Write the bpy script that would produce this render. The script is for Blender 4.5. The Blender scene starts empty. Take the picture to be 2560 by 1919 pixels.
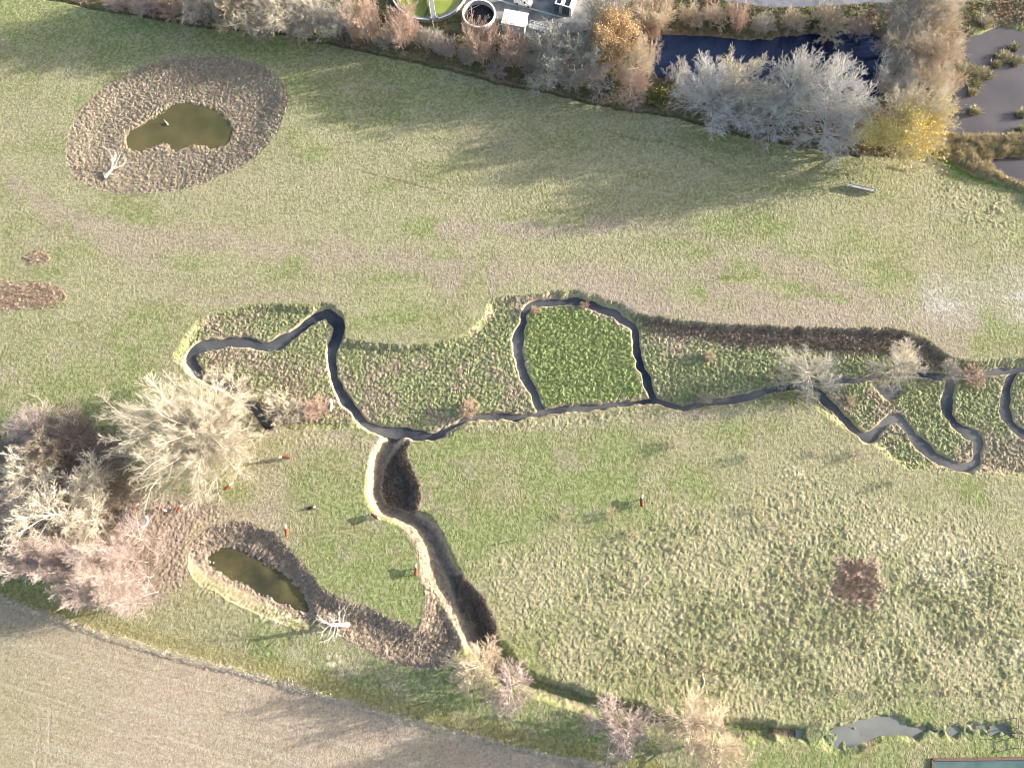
import bpy, bmesh, math, random
import numpy as np
from mathutils import Vector, Matrix

S = bpy.context.scene
COL = S.collection
R = math.radians

# ------------------------------------------------------------------ camera, sky, sun, exposure
H, TILT, FPX = 140.0, R(14.0), 1775.0
cam_d = bpy.data.cameras.new("camera")
cam_d.sensor_fit = 'HORIZONTAL'
cam_d.sensor_width = 36.0
cam_d.lens = FPX / 2560.0 * 36.0
cam_d.clip_start, cam_d.clip_end = 1.0, 6000.0
cam = bpy.data.objects.new("camera", cam_d)
COL.objects.link(cam)
cam.location = (0, 0, H)
cam.rotation_euler = (TILT, 0, 0)
S.camera = cam

SUN_EL, SUN_AZ = R(13.0), R(11.0)            # azimuth of the sun measured from +x towards +y
w = bpy.data.worlds.new("World")
S.world = w
w.use_nodes = True
nt = w.node_tree
sky = nt.nodes.new("ShaderNodeTexSky")
sky.sky_type = 'NISHITA'
sky.sun_disc = False
sky.sun_elevation = SUN_EL
sky.sun_rotation = R(90.0) - SUN_AZ
nt.links.new(sky.outputs[0], nt.nodes["Background"].inputs[0])
nt.nodes["Background"].inputs[1].default_value = 0.13
sky.dust_density = 2.5
sky.ozone_density = 0.6
sun_d = bpy.data.lights.new("sun", 'SUN')
sun_d.energy = 4.8
sun_d.angle = R(0.5)
sun_d.color = (1.0, 0.93, 0.82)
sun = bpy.data.objects.new("sun", sun_d)
COL.objects.link(sun)
to_sun = Vector((math.cos(SUN_EL) * math.cos(SUN_AZ), math.cos(SUN_EL) * math.sin(SUN_AZ), math.sin(SUN_EL)))
sun.rotation_euler = to_sun.to_track_quat('Z', 'Y').to_euler()
S.view_settings.view_transform = 'Standard'
S.view_settings.look = 'None'
S.view_settings.exposure = 1.66
S.view_settings.gamma = 1.0
S.cycles.max_bounces = 4
S.cycles.filter_width = 0.95

# ------------------------------------------------------------------ helpers
def P(px, py, z=0.0):
    """point at height z seen at photo pixel (px, py)"""
    dx, dy = (px - 1280.0) / FPX, -(py - 959.5) / FPX
    y = dy * math.cos(TILT) + math.sin(TILT)
    zz = dy * math.sin(TILT) - math.cos(TILT)
    s = (z - H) / zz
    return Vector((dx * s, y * s, z))

KV = 2560.0 / 2212.0
def V(x, y, z=0.0):
    return P(x * KV, y * KV, z)
def VV(pts):
    return [tuple(V(*p)[:2]) for p in pts]

def tag(o, label=None, cat=None, group=None, kind=None):
    if label: o['label'] = label
    if cat: o['category'] = cat
    if group: o['group'] = group
    if kind: o['kind'] = kind
    return o

def empty(name, loc, rz=0.0, label=None, cat=None, group=None):
    o = bpy.data.objects.new(name, None)
    o.empty_display_size = 0.3
    COL.objects.link(o)
    o.location = loc
    o.rotation_euler = (0, 0, rz)
    return tag(o, label, cat, group)

def link(name, me, mat=None, parent=None, loc=None, rz=0.0):
    o = bpy.data.objects.new(name, me)
    COL.objects.link(o)
    if mat is not None and len(me.materials) == 0:
        me.materials.append(mat)
    if parent: o.parent = parent
    if loc is not None: o.location = loc
    if rz: o.rotation_euler = (0, 0, rz)
    return o

def np_mesh(name, verts, faces, cols=None, smooth=False):
    """verts (N,3); faces (M,k) array"""
    me = bpy.data.meshes.new(name)
    verts = np.asarray(verts, dtype=np.float32)
    faces = np.asarray(faces, dtype=np.int32)
    m, k = faces.shape
    me.vertices.add(len(verts)); me.vertices.foreach_set("co", verts.ravel())
    me.loops.add(m * k); me.loops.foreach_set("vertex_index", faces.ravel())
    me.polygons.add(m)
    me.polygons.foreach_set("loop_start", np.arange(0, m * k, k, dtype=np.int32))
    me.polygons.foreach_set("loop_total", np.full(m, k, dtype=np.int32))
    me.polygons.foreach_set("use_smooth", np.full(m, bool(smooth)))
    if cols is not None:
        a = me.attributes.new("Cd", 'FLOAT_COLOR', 'POINT')
        c4 = np.ones((len(verts), 4), dtype=np.float32); c4[:, :3] = cols
        a.data.foreach_set("color", c4.ravel())
    me.update(); me.validate()
    return me

class MB:
    """small mesh builder collecting boxes, bars and turned shapes"""
    def __init__(s): s.bm = bmesh.new()
    def box(s, c, size, rz=0.0, rx=0.0, ry=0.0, bevel=0.0):
        M = Matrix.Translation(c) @ Matrix.Rotation(rz, 4, 'Z') @ Matrix.Rotation(ry, 4, 'Y') @ Matrix.Rotation(rx, 4, 'X')
        r = bmesh.ops.create_cube(s.bm, size=1.0, matrix=M @ Matrix.Diagonal((size[0], size[1], size[2], 1)))
        if bevel > 0:
            vs = set(r['verts'])
            es = [e for e in s.bm.edges if e.verts[0] in vs and e.verts[1] in vs]
            bmesh.ops.bevel(s.bm, geom=es, offset=bevel, segments=2, affect='EDGES')
        return s
    def tube(s, a, b, r0, r1=None, n=8, cap=True):
        a, b = Vector(a), Vector(b); r1 = r0 if r1 is None else r1
        d = (b - a).normalized()
        u = d.orthogonal().normalized(); v = d.cross(u)
        A = [s.bm.verts.new(a + (u * math.cos(2*math.pi*i/n) + v * math.sin(2*math.pi*i/n)) * r0) for i in range(n)]
        B = [s.bm.verts.new(b + (u * math.cos(2*math.pi*i/n) + v * math.sin(2*math.pi*i/n)) * r1) for i in range(n)]
        for i in range(n):
            s.bm.faces.new((A[i], A[(i+1) % n], B[(i+1) % n], B[i]))
        if cap:
            s.bm.faces.new(A[::-1]); s.bm.faces.new(B)
        return s
    def lathe(s, prof, n=48, closed=False):
        rings = []
        for (r, z) in prof:
            rings.append([s.bm.verts.new((r * math.cos(2*math.pi*i/n), r * math.sin(2*math.pi*i/n), z)) for i in range(n)])
        k = len(rings)
        for a in range(k if closed else k - 1):
            A, B = rings[a], rings[(a + 1) % k]
            for i in range(n):
                s.bm.faces.new((A[i], A[(i+1) % n], B[(i+1) % n], B[i]))
        return s
    def disc(s, r, z, n=48, c=(0, 0)):
        s.bm.faces.new([s.bm.verts.new((c[0] + r * math.cos(2*math.pi*i/n), c[1] + r * math.sin(2*math.pi*i/n), z)) for i in range(n)])
        return s
    def poly(s, pts, z=None):
        f = s.bm.faces.new([s.bm.verts.new((p[0], p[1], p[2] if z is None else z)) for p in pts])
        return s
    def loft(s, rings, cap=True):
        RV = [[s.bm.verts.new(p) for p in r] for r in rings]
        n = len(RV[0])
        for A, B in zip(RV, RV[1:]):
            for i in range(n):
                s.bm.faces.new((A[i], A[(i+1) % n], B[(i+1) % n], B[i]))
        if cap:
            s.bm.faces.new(RV[0][::-1]); s.bm.faces.new(RV[-1])
        return s
    def build(s, name, mat, parent=None, loc=None, rz=0.0, smooth=False):
        bmesh.ops.recalc_face_normals(s.bm, faces=s.bm.faces)
        me = bpy.data.meshes.new(name)
        s.bm.to_mesh(me); s.bm.free()
        if smooth:
            for p in me.polygons: p.use_smooth = True
        return link(name, me, mat, parent, loc, rz)

# ------------------------------------------------------------------ materials
def new_mat(name):
    m = bpy.data.materials.new(name); m.use_nodes = True
    return m, m.node_tree, m.node_tree.nodes["Principled BSDF"]

def mat_noise(name, c1, c2, scale=3.0, rough=0.8, detail=4.0, bump=0.0, metallic=0.0, coords='Object', spec=0.3):
    m, t, b = new_mat(name)
    tc = t.nodes.new("ShaderNodeTexCoord")
    n = t.nodes.new("ShaderNodeTexNoise"); n.inputs["Scale"].default_value = scale; n.inputs["Detail"].default_value = detail
    r = t.nodes.new("ShaderNodeValToRGB")
    r.color_ramp.elements[0].position = 0.33; r.color_ramp.elements[1].position = 0.67
    r.color_ramp.elements[0].color = (*c1, 1); r.color_ramp.elements[1].color = (*c2, 1)
    t.links.new(tc.outputs[coords], n.inputs["Vector"]); t.links.new(n.outputs["Fac"], r.inputs[0]); t.links.new(r.outputs[0], b.inputs["Base Color"])
    b.inputs["Roughness"].default_value = rough; b.inputs["Metallic"].default_value = metallic
    b.inputs["Specular IOR Level"].default_value = spec
    if bump:
        bp = t.nodes.new("ShaderNodeBump"); bp.inputs["Strength"].default_value = bump; bp.inputs["Distance"].default_value = 0.05
        t.links.new(n.outputs["Fac"], bp.inputs["Height"]); t.links.new(bp.outputs[0], b.inputs["Normal"])
    return m

def mat_attr(name, rough=0.95, scale=2.2, lo=0.72, hi=1.28, bump=0.0, fine=9.0):
    """surface whose base colour is its own cover colour, broken up by two noises"""
    m, t, b = new_mat(name)
    at = t.nodes.new("ShaderNodeAttribute"); at.attribute_name = "Cd"
    tc = t.nodes.new("ShaderNodeTexCoord")
    n1 = t.nodes.new("ShaderNodeTexNoise"); n1.inputs["Scale"].default_value = scale; n1.inputs["Detail"].default_value = 6.0; n1.inputs["Roughness"].default_value = 0.7
    t.links.new(tc.outputs["Object"], n1.inputs["Vector"])
    mr = t.nodes.new("ShaderNodeMapRange")
    mr.inputs["From Min"].default_value = 0.3; mr.inputs["From Max"].default_value = 0.7
    mr.inputs["To Min"].default_value = lo; mr.inputs["To Max"].default_value = hi
    t.links.new(n1.outputs["Fac"], mr.inputs["Value"])
    mx = t.nodes.new("ShaderNodeVectorMath"); mx.operation = 'SCALE'
    t.links.new(at.outputs["Color"], mx.inputs[0]); t.links.new(mr.outputs[0], mx.inputs["Scale"])
    t.links.new(mx.outputs[0], b.inputs["Base Color"])
    b.inputs["Roughness"].default_value = rough
    b.inputs["Specular IOR Level"].default_value = 0.15
    if bump:
        n2 = t.nodes.new("ShaderNodeTexNoise"); n2.inputs["Scale"].default_value = fine; n2.inputs["Detail"].default_value = 3.0
        t.links.new(tc.outputs["Object"], n2.inputs["Vector"])
        bp = t.nodes.new("ShaderNodeBump"); bp.inputs["Strength"].default_value = bump; bp.inputs["Distance"].default_value = 0.06
        t.links.new(n2.outputs["Fac"], bp.inputs["Height"]); t.links.new(bp.outputs[0], b.inputs["Normal"])
    return m

def mat_water(name, c1, c2, scale=0.12, rough=0.06, bump=0.05, rip=1.6, spec=0.5):
    m = mat_noise(name, c1, c2, scale, rough, 5.0, spec=spec)
    t = m.node_tree; b = t.nodes["Principled BSDF"]
    b.inputs["IOR"].default_value = 1.33
    tc = t.nodes["Texture Coordinate"]
    n = t.nodes.new("ShaderNodeTexNoise"); n.inputs["Scale"].default_value = rip; n.inputs["Detail"].default_value = 3.0
    mp = t.nodes.new("ShaderNodeMapping"); mp.inputs["Scale"].default_value = (1.0, 2.2, 1.0); mp.inputs["Rotation"].default_value = (0, 0, 0.4)
    t.links.new(tc.outputs["Object"], mp.inputs["Vector"]); t.links.new(mp.outputs[0], n.inputs["Vector"])
    bp = t.nodes.new("ShaderNodeBump"); bp.inputs["Strength"].default_value = bump; bp.inputs["Distance"].default_value = 0.1
    t.links.new(n.outputs["Fac"], bp.inputs["Height"]); t.links.new(bp.outputs[0], b.inputs["Normal"])
    return m

M = {}
M['ground'] = mat_attr('meadow ground', bump=0.5, fine=7.0)
M['tuft'] = mat_attr('tuft blades', scale=1.2, lo=0.8, hi=1.2)
M['bark_pale'] = mat_noise('pale bark', (0.42, 0.37, 0.29), (0.62, 0.56, 0.46), 1.2)
M['bark_white'] = mat_noise('bleached wood', (0.55, 0.52, 0.46), (0.75, 0.72, 0.66), 2.0)
M['bark_tan'] = mat_noise('tan bark', (0.43, 0.35, 0.26), (0.58, 0.49, 0.38), 0.8)
M['bark_pink'] = mat_noise('pinkish bark', (0.42, 0.3, 0.24), (0.56, 0.43, 0.355), 0.8)
M['bark_poplar'] = mat_noise('poplar bark', (0.36, 0.285, 0.255), (0.50, 0.42, 0.37), 0.8)
M['bark_mauve'] = mat_noise('mauve bark', (0.36, 0.285, 0.265), (0.5, 0.41, 0.385), 0.8)
M['bark_grey'] = mat_noise('grey bark', (0.35, 0.32, 0.275), (0.48, 0.445, 0.39), 0.8)
M['bark_silver'] = mat_noise('silvery bark', (0.42, 0.4, 0.38), (0.6, 0.58, 0.555), 0.7)
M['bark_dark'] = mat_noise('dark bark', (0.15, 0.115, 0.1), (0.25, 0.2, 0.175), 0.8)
M['leaf_orange'] = mat_noise('orange leaves', (0.4, 0.25, 0.12), (0.62, 0.46, 0.27), 0.7)
M['leaf_yellow'] = mat_noise('yellow leaves', (0.58, 0.44, 0.1), (0.74, 0.6, 0.2), 0.7)
M['leaf_green'] = mat_noise('evergreen leaves', (0.04, 0.075, 0.015), (0.12, 0.16, 0.035), 1.2)
M['leaf_olive'] = mat_noise('olive leaves', (0.11, 0.12, 0.035), (0.24, 0.22, 0.08), 1.0)
M['concrete'] = mat_noise('concrete', (0.30, 0.30, 0.30), (0.44, 0.43, 0.41), 1.5)
M['white_paint'] = mat_noise('white paint', (0.74, 0.75, 0.76), (0.82, 0.82, 0.82), 2.0, rough=0.5)
M['galv'] = mat_noise('galvanised steel', (0.24, 0.25, 0.27), (0.36, 0.37, 0.39), 3.0, rough=0.5, metallic=0.3)
M['dark_steel'] = mat_noise('dark painted steel', (0.05, 0.06, 0.08), (0.10, 0.11, 0.13), 2.0, rough=0.5)
M['glass'] = mat_noise('dark glass', (0.015, 0.02, 0.025), (0.03, 0.035, 0.04), 2.0, rough=0.08, spec=0.6)
M['rubber'] = mat_noise('tyre rubber', (0.02, 0.02, 0.02), (0.035, 0.035, 0.035), 8.0)
M['wood'] = mat_noise('weathered wood', (0.26, 0.20, 0.14), (0.42, 0.35, 0.26), 4.0)
M['brown_wood'] = mat_noise('brown stained boards', (0.12, 0.05, 0.03), (0.20, 0.09, 0.06), 3.0)
M['brick'] = mat_noise('dark brick', (0.10, 0.06, 0.05), (0.19, 0.12, 0.10), 4.0)
M['cow_red'] = mat_noise('chestnut hide', (0.125, 0.042, 0.024), (0.2, 0.072, 0.04), 2.5)
M['cow_dark'] = mat_noise('dark brown hide', (0.05, 0.025, 0.018), (0.11, 0.05, 0.03), 2.5)
M['cow_white'] = mat_noise('white hide', (0.70, 0.67, 0.62), (0.82, 0.80, 0.77), 4.0)
M['horn'] = mat_noise('horn', (0.40, 0.34, 0.26), (0.5, 0.44, 0.34), 4.0)
M['feather'] = mat_noise('white feathers', (0.74, 0.74, 0.72), (0.82, 0.82, 0.80), 6.0)
M['beak'] = mat_noise('orange beak', (0.45, 0.16, 0.03), (0.55, 0.22, 0.05), 6.0)
M['lamp'] = mat_noise('lamp lens', (0.55, 0.56, 0.58), (0.7, 0.7, 0.72), 6.0, rough=0.15)
M['red_lamp'] = mat_noise('red lamp lens', (0.3, 0.02, 0.02), (0.4, 0.03, 0.03), 6.0, rough=0.2)
M['hay'] = mat_noise('hay', (0.34, 0.26, 0.13), (0.50, 0.40, 0.22), 5.0, bump=0.6)
M['asphalt'] = mat_noise('worn concrete yard', (0.10, 0.10, 0.105), (0.25, 0.245, 0.235), 0.35, detail=8.0)
M['road'] = mat_noise('wet asphalt', (0.115, 0.12, 0.14), (0.22, 0.225, 0.25), 0.5, detail=8.0, rough=0.5)
M['line'] = mat_noise('drain strip', (0.36, 0.36, 0.35), (0.48, 0.47, 0.45), 1.0)
M['w_olive'] = mat_water('olive pond water', (0.070, 0.068, 0.030), (0.135, 0.110, 0.050), 0.13)
M['w_low'] = mat_water('brown pond water', (0.040, 0.042, 0.026), (0.125, 0.105, 0.045), 0.20)
M['w_blue'] = mat_water('water with painted sky blue', (0.006, 0.010, 0.034), (0.024, 0.042, 0.095), 0.035, 0.06, 0.08, 0.8)  # sky reflection put into the water colour as blue variation
M['w_lake'] = mat_water('silty lake water', (0.080, 0.074, 0.080), (0.125, 0.112, 0.115), 0.08, 0.12, 0.06, 0.9)
M['w_stream'] = mat_water('stream water', (0.022, 0.028, 0.042), (0.17, 0.165, 0.155), 0.09, 0.08, 0.15, 1.5)
M['w_pool'] = mat_water('shallow weedy water', (0.15, 0.16, 0.145), (0.22, 0.22, 0.205), 0.2, 0.2, 0.08, 1.2)
M['w_green'] = mat_water('green tank water', (0.20, 0.24, 0.045), (0.27, 0.31, 0.075), 0.4, 0.25, 0.02)
M['w_tank'] = mat_water('dark tank liquid', (0.012, 0.010, 0.012), (0.035, 0.028, 0.028), 0.5, 0.1, 0.05)
M['w_teal'] = mat_water('teal lagoon water', (0.07, 0.12, 0.12), (0.11, 0.16, 0.15), 0.3)

# ------------------------------------------------------------------ numpy noise and distance fields
RNG = np.random.default_rng(11)
def vnoise(x, y, scale, seed):
    rg = np.random.default_rng(seed)
    T = rg.random((256, 256), dtype=np.float32)
    fx, fy = x / scale + 1000.37, y / scale + 1000.71
    ix, iy = np.floor(fx).astype(np.int64), np.floor(fy).astype(np.int64)
    tx, ty = (fx - ix).astype(np.float32), (fy - iy).astype(np.float32)
    tx, ty = tx*tx*(3-2*tx), ty*ty*(3-2*ty)
    a, b = T[ix & 255, iy & 255], T[(ix+1) & 255, iy & 255]
    c, d = T[ix & 255, (iy+1) & 255], T[(ix+1) & 255, (iy+1) & 255]
    return (a*(1-tx)+b*tx)*(1-ty) + (c*(1-tx)+d*tx)*ty
def fbm(x, y, scale, seed, octv=4, gain=0.55):
    s, a, t = 0.0, 1.0, 0.0
    for i in range(octv):
        ang = 0.6 * i + seed
        xr, yr = x*math.cos(ang) - y*math.sin(ang), x*math.sin(ang) + y*math.cos(ang)
        s = s + a * vnoise(xr, yr, scale / (2.03 ** i), seed * 17 + i); t += a; a *= gain
    return s / t
def worley(x, y, cell, seed):
    """distance to the nearest of scattered points (in cells) and a random number of that point"""
    rg = np.random.default_rng(seed)
    A, B, I = rg.random((256, 256)), rg.random((256, 256)), rg.random((256, 256))
    fx, fy = x / cell + 500.0, y / cell + 500.0
    ix, iy = np.floor(fx).astype(np.int64), np.floor(fy).astype(np.int64)
    best = np.full(x.shape, 9.0); bid = np.zeros(x.shape)
    for dx in (-1, 0, 1):
        for dy in (-1, 0, 1):
            cx, cy = ix + dx, iy + dy
            k = (cx & 255, cy & 255)
            d = (cx + A[k] - fx) ** 2 + (cy + B[k] - fy) ** 2
            m = d < best
            best = np.where(m, d, best); bid = np.where(m, I[k], bid)
    return np.sqrt(best), bid
def clumps(cell, seed, r=0.62):
    d, i = worley(GX + wob * 0.5, GY + wob2 * 0.5, cell, seed)
    return np.clip(1 - (d / r) ** 2, 0, 1), i
def ss(a, b, v):
    t = np.clip((v - a) / (b - a), 0, 1)
    return t*t*(3-2*t)
def seg_dist(x, y, pts, closed):
    pts = np.asarray(pts, dtype=np.float64)
    d = np.full(x.shape, 1e9)
    n = len(pts)
    for i in range(n if closed else n - 1):
        a, b = pts[i], pts[(i+1) % n]
        vx, vy = b - a
        L = vx*vx + vy*vy + 1e-12
        t = np.clip(((x-a[0])*vx + (y-a[1])*vy) / L, 0, 1)
        np.minimum(d, (x-a[0]-t*vx)**2 + (y-a[1]-t*vy)**2, out=d)
    return np.sqrt(d)
def inside(x, y, pts):
    pts = np.asarray(pts); r = np.zeros(x.shape, bool); n = len(pts)
    for i in range(n):
        (x1, y1), (x2, y2) = pts[i], pts[(i+1) % n]
        if y1 == y2: continue
        r ^= ((y1 > y) != (y2 > y)) & (x < (x2-x1)*(y-y1)/(y2-y1) + x1)
    return r
def field(pts, closed, margin):
    """signed distance (polygon) or distance (line) on the ground grid, filled only near it"""
    p = np.asarray(pts)
    out = np.full(GX.shape, 99.0)
    m = (GXn > p[:,0].min()-margin) & (GXn < p[:,0].max()+margin) & (GYn > p[:,1].min()-margin) & (GYn < p[:,1].max()+margin)
    x, y = GXn[m], GYn[m]
    d = seg_dist(x, y, p, closed)
    if closed: d = np.where(inside(x, y, p), -d, d)
    out[m] = d
    return out
def smooth_line(pts, n=2):
    pts = [np.array(p, float) for p in pts]
    for _ in range(n):
        q = [pts[0]]
        for a, b in zip(pts, pts[1:]): q += [0.75*a+0.25*b, 0.25*a+0.75*b]
        q.append(pts[-1]); pts = q
    return [tuple(p) for p in pts]
def smooth_poly(pts, n=2):
    pts = [np.array(p, float) for p in pts]
    for _ in range(n):
        q = []
        for i in range(len(pts)):
            a, b = pts[i], pts[(i+1) % len(pts)]
            q += [0.75*a+0.25*b, 0.25*a+0.75*b]
        pts = q
    return [tuple(p) for p in pts]
def T(col, row, pts):
    """points read off a 4x4 tile of the photograph -> 2212-wide picture units"""
    return [(col*553.0 + x*0.25012, row*414.75 + y*0.25012) for x, y in pts]

# ------------------------------------------------------------------ outlines of the place (ground positions)
oval = smooth_poly(VV([(145,300),(140,340),(150,370),(185,400),(250,420),(330,420),(400,408),(470,385),(540,350),(590,300),(620,240),(626,200),(610,170),(570,140),(500,122),(430,120),(360,128),(290,152),(220,190),(180,230),(155,265)]))
oval_w = smooth_poly(VV(T(0,0,[(1090,1100),(1180,1060),(1260,1010),(1380,950),(1450,890),(1560,850),(1680,865),(1780,900),(1880,940),(1950,1010),(2000,1080),(2000,1150),(1960,1210),(1900,1250),(1820,1270),(1740,1240),(1650,1225),(1560,1270),(1500,1290),(1440,1240),(1380,1220),(1320,1230),(1250,1280),(1180,1310),(1100,1280),(1050,1200)])), 1)
low_w = smooth_poly(VV([(440,1208),(452,1190),(480,1177),(510,1180),(545,1200),(575,1215),(610,1240),(640,1265),(660,1290),(668,1315),(660,1325),(630,1315),(590,1300),(550,1280),(510,1260),(470,1240),(445,1225)]), 1)
low_b = smooth_poly(VV([(405,1195),(425,1150),(470,1128),(520,1125),(575,1140),(620,1175),(660,1225),(695,1272),(740,1292),(800,1312),(865,1340),(905,1360),(915,1320),(918,1250),(935,1240),(980,1300),(1010,1380),(985,1420),(940,1450),(900,1446),(830,1425),(790,1405),(740,1375),(700,1350),(655,1340),(590,1310),(520,1275),(460,1245),(425,1225)]), 1)
ditch = smooth_poly(VV(T(1,2,[(1030,470),(1000,620),(970,720),(970,850),(980,950),(1010,1040),(1060,1100),(1150,1150),(1250,1210),(1310,1280),(1350,1350),(1400,1440),(1420,1520),(1430,1660)])+T(1,3,[(1500,160),(1600,330),(1720,500),(1850,640),(2085,650),(2090,560),(2060,430),(2020,290),(1960,180),(1880,80),(1770,0)])+T(1,2,[(1740,1620),(1680,1500),(1640,1400),(1600,1300),(1550,1220),(1480,1170),(1400,1130),(1410,1000),(1420,900),(1400,830),(1350,730),(1310,650),(1300,560),(1340,470)])), 1)
ditch_c = smooth_line(VV(T(1,2,[(1190,440),(1110,580),(1060,700),(1035,800),(1030,900),(1050,1000),(1120,1080),(1220,1120),(1350,1165),(1460,1235),(1530,1330),(1570,1430),(1630,1560),(1680,1640)])+T(1,3,[(1700,100),(1740,220),(1800,380),(1860,520),(1900,620),(2000,760),(2150,880)])), 2)
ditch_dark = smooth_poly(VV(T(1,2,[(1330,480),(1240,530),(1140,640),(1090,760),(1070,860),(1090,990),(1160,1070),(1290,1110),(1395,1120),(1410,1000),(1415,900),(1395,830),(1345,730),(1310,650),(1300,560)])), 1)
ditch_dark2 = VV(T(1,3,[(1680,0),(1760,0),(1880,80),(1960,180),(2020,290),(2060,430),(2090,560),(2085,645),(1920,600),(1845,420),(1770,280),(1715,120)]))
flood = VV([(374,765),(386,745),(410,707),(440,683),(500,667),(560,655),(620,657),(665,663),(685,655),(700,652),(725,665),(745,695),(742,728),(760,735),(820,742),(880,745),(940,740),(990,730),(1010,715),(1035,690),(1053,668),(1056,645),(1100,638),(1125,640),(1170,629),(1240,625),(1300,640),(1350,662),(1385,678),(1450,687),(1530,697),(1610,700),(1700,705),(1780,707),(1880,707),(1960,713),(2010,737),(2040,762),(2075,778),(2130,780),(2212,768),(2300,768),(2300,1045),(2212,1033),(2130,1020),(2060,1020),(2010,1012),(1970,1013),(1934,998),(1909,978),(1884,957),(1840,935),(1800,912),(1770,886),(1740,878),(1680,870),(1600,875),(1520,882),(1460,890),(1425,878),(1380,876),(1340,882),(1260,890),(1200,895),(1140,903),(1060,908),(1020,907),(998,922),(975,943),(940,950),(880,950),(830,942),(800,932),(770,922),(730,930),(690,930),(650,925),(600,930),(560,915),(535,890),(490,845),(430,812),(384,790)])
flood = smooth_poly(flood, 1)
green_box = VV([(1146,668),(1180,662),(1230,662),(1270,668),(1330,695),(1362,712),(1370,745),(1376,785),(1393,830),(1398,850),(1340,862),(1260,868),(1190,874),(1178,874),(1160,845),(1142,800),(1133,750),(1133,710)])
brown_strip = VV([(1385,680),(1450,690),(1530,699),(1700,706),(1880,710),(1960,716),(2010,740),(2060,785),(2000,790),(1900,760),(1820,760),(1700,745),(1600,745),(1500,725),(1410,715)])
field_edge = VV([(-400,1180),(-100,1270),(0,1291),(50,1308),(112,1333),(175,1355),(225,1370),(287,1391),(350,1408),(412,1424),(475,1441),(553,1459),(603,1471),(665,1491),(728,1511),(790,1528),(853,1547),(928,1567),(1003,1584),(1053,1598),(1106,1612),(1156,1622),(1206,1635),(1256,1645),(1330,1662),(1600,1740)])
plough = field_edge + VV([(1600,2100),(-400,2100)])
pond_b = smooth_poly(VV([(1411,80),(1431,72),(1481,74),(1531,75),(1581,82),(1659,85),(1709,76),(1771,70),(1809,66),(1846,65),(1871,67),(1896,75),(1914,87),(1924,105),(1926,125),(1924,150),(1915,180),(1900,202),(1870,215),(1800,218),(1700,202),(1600,190),(1500,180),(1450,170),(1416,162),(1416,140),(1420,120),(1416,100)]), 1)
lake = smooth_poly(VV([(2089,82),(2122,74),(2147,62),(2177,58),(2212,70),(2330,90),(2330,290),(2212,287),(2160,294),(2110,293),(2066,292),(2046,278),(2052,250),(2056,220),(2062,190),(2072,160),(2078,118),(2084,100)]), 1)
lake2 = smooth_poly(VV([(2137,347),(2149,341),(2184,338),(2330,338),(2330,440),(2212,397),(2184,385),(2159,371),(2141,359)]), 1)
pool3 = smooth_poly(VV(T(3,3,[(480,1420),(560,1330),(700,1290),(850,1240),(1000,1210),(1120,1230),(1210,1290),(1150,1340),(1000,1360),(880,1400),(800,1450),(650,1490),(540,1480)])), 1)
ditch3 = smooth_line(VV(T(2,3,[(2000,1290),(2211,1340)])+T(3,3,[(150,1350),(400,1370),(700,1370),(1000,1330),(1300,1350),(1700,1350),(2000,1330),(2300,1330)])), 1)
ditch4 = smooth_line(VV([(1068,1405),(1100,1440),(1130,1470),(1170,1487),(1220,1500),(1265,1515),(1300,1530),(1360,1535),(1390,1550),(1420,1570),(1500,1575),(1590,1575),(1660,1578)]), 1)
margin_l = smooth_line(VV([(60,-12),(118,0),(215,20),(330,37),(420,55),(560,66),(640,78),(753,102),(853,123),(998,155),(1080,180),(1200,200),(1270,220),(1356,237),(1456,250),(1510,264),(1600,290),(1700,310),(1850,335)]), 1)
margin_p = margin_l + VV([(1960,340),(2010,325),(2060,300),(2080,200),(2085,60),(2240,55),(2300,-20),(2300,-60),(1000,-60),(60,-60)])
streams = []
def stream(pts, width): streams.append((smooth_line(VV(pts), 2), width))
stream([(575,918),(560,897),(538,875),(505,845),(470,825),(430,808),(408,788),(405,768),(415,752),(435,743),(470,738),(520,735)]+T(1,1,[(0,1300),(100,1320),(220,1270),(350,1180),(440,1115),(520,1055),(590,1030),(660,1065),(705,1130),(697,1220),(655,1300),(640,1400),(640,1500),(660,1580),(690,1660)])+T(1,2,[(760,130),(830,220),(900,300),(960,350),(1050,385),(1150,405),(1280,405),(1400,432),(1540,440),(1600,425)]), 1.9)
stream(T(1,2,[(1540,440),(1640,405),(1760,335),(1870,275),(2000,270),(2200,285)])+[(1143,897),(1178,888)], 1.0)
stream(T(2,2,[(260,230),(220,150),(190,60),(150,0)])+T(2,1,[(90,1530),(55,1400),(55,1250),(85,1120),(105,1030),(150,965),(250,935),(400,935),(520,925),(620,935),(720,970),(830,1015),(920,1062),(1000,1105),(1070,1150),(1095,1220),(1085,1330),(1110,1450),(1150,1560),(1180,1640)])+T(2,2,[(1220,100),(1225,125)]), 1.55)
stream(T(2,2,[(290,240),(400,208),(520,200),(650,190),(800,185),(950,170),(1100,150),(1225,120),(1300,150),(1430,200),(1550,180),(1680,150),(1850,140),(2000,110),(2150,60),(2211,40)])+[(1690,835),(1750,832),(1784,850)], 1.15)
stream([(1660,842),(1740,826),(1816,820),(1859,815),(1896,811),(1945,806),(2000,806),(2056,812),(2070,806),(2110,806),(2154,804),(2184,798),(2240,793)], 1.0)
stream([(1770,845),(1784,856),(1814,887),(1839,915),(1859,935),(1876,946),(1892,937),(1909,920),(1927,906),(1942,899),(1957,908),(1969,927),(1987,950),(2009,970),(2034,987),(2059,1001),(2079,1010),(2104,1010),(2117,1000),(2122,980),(2123,955),(2117,942),(2097,934),(2077,920),(2060,902),(2053,885),(2053,862),(2059,835),(2066,815),(2073,800)], 1.75)
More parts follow.
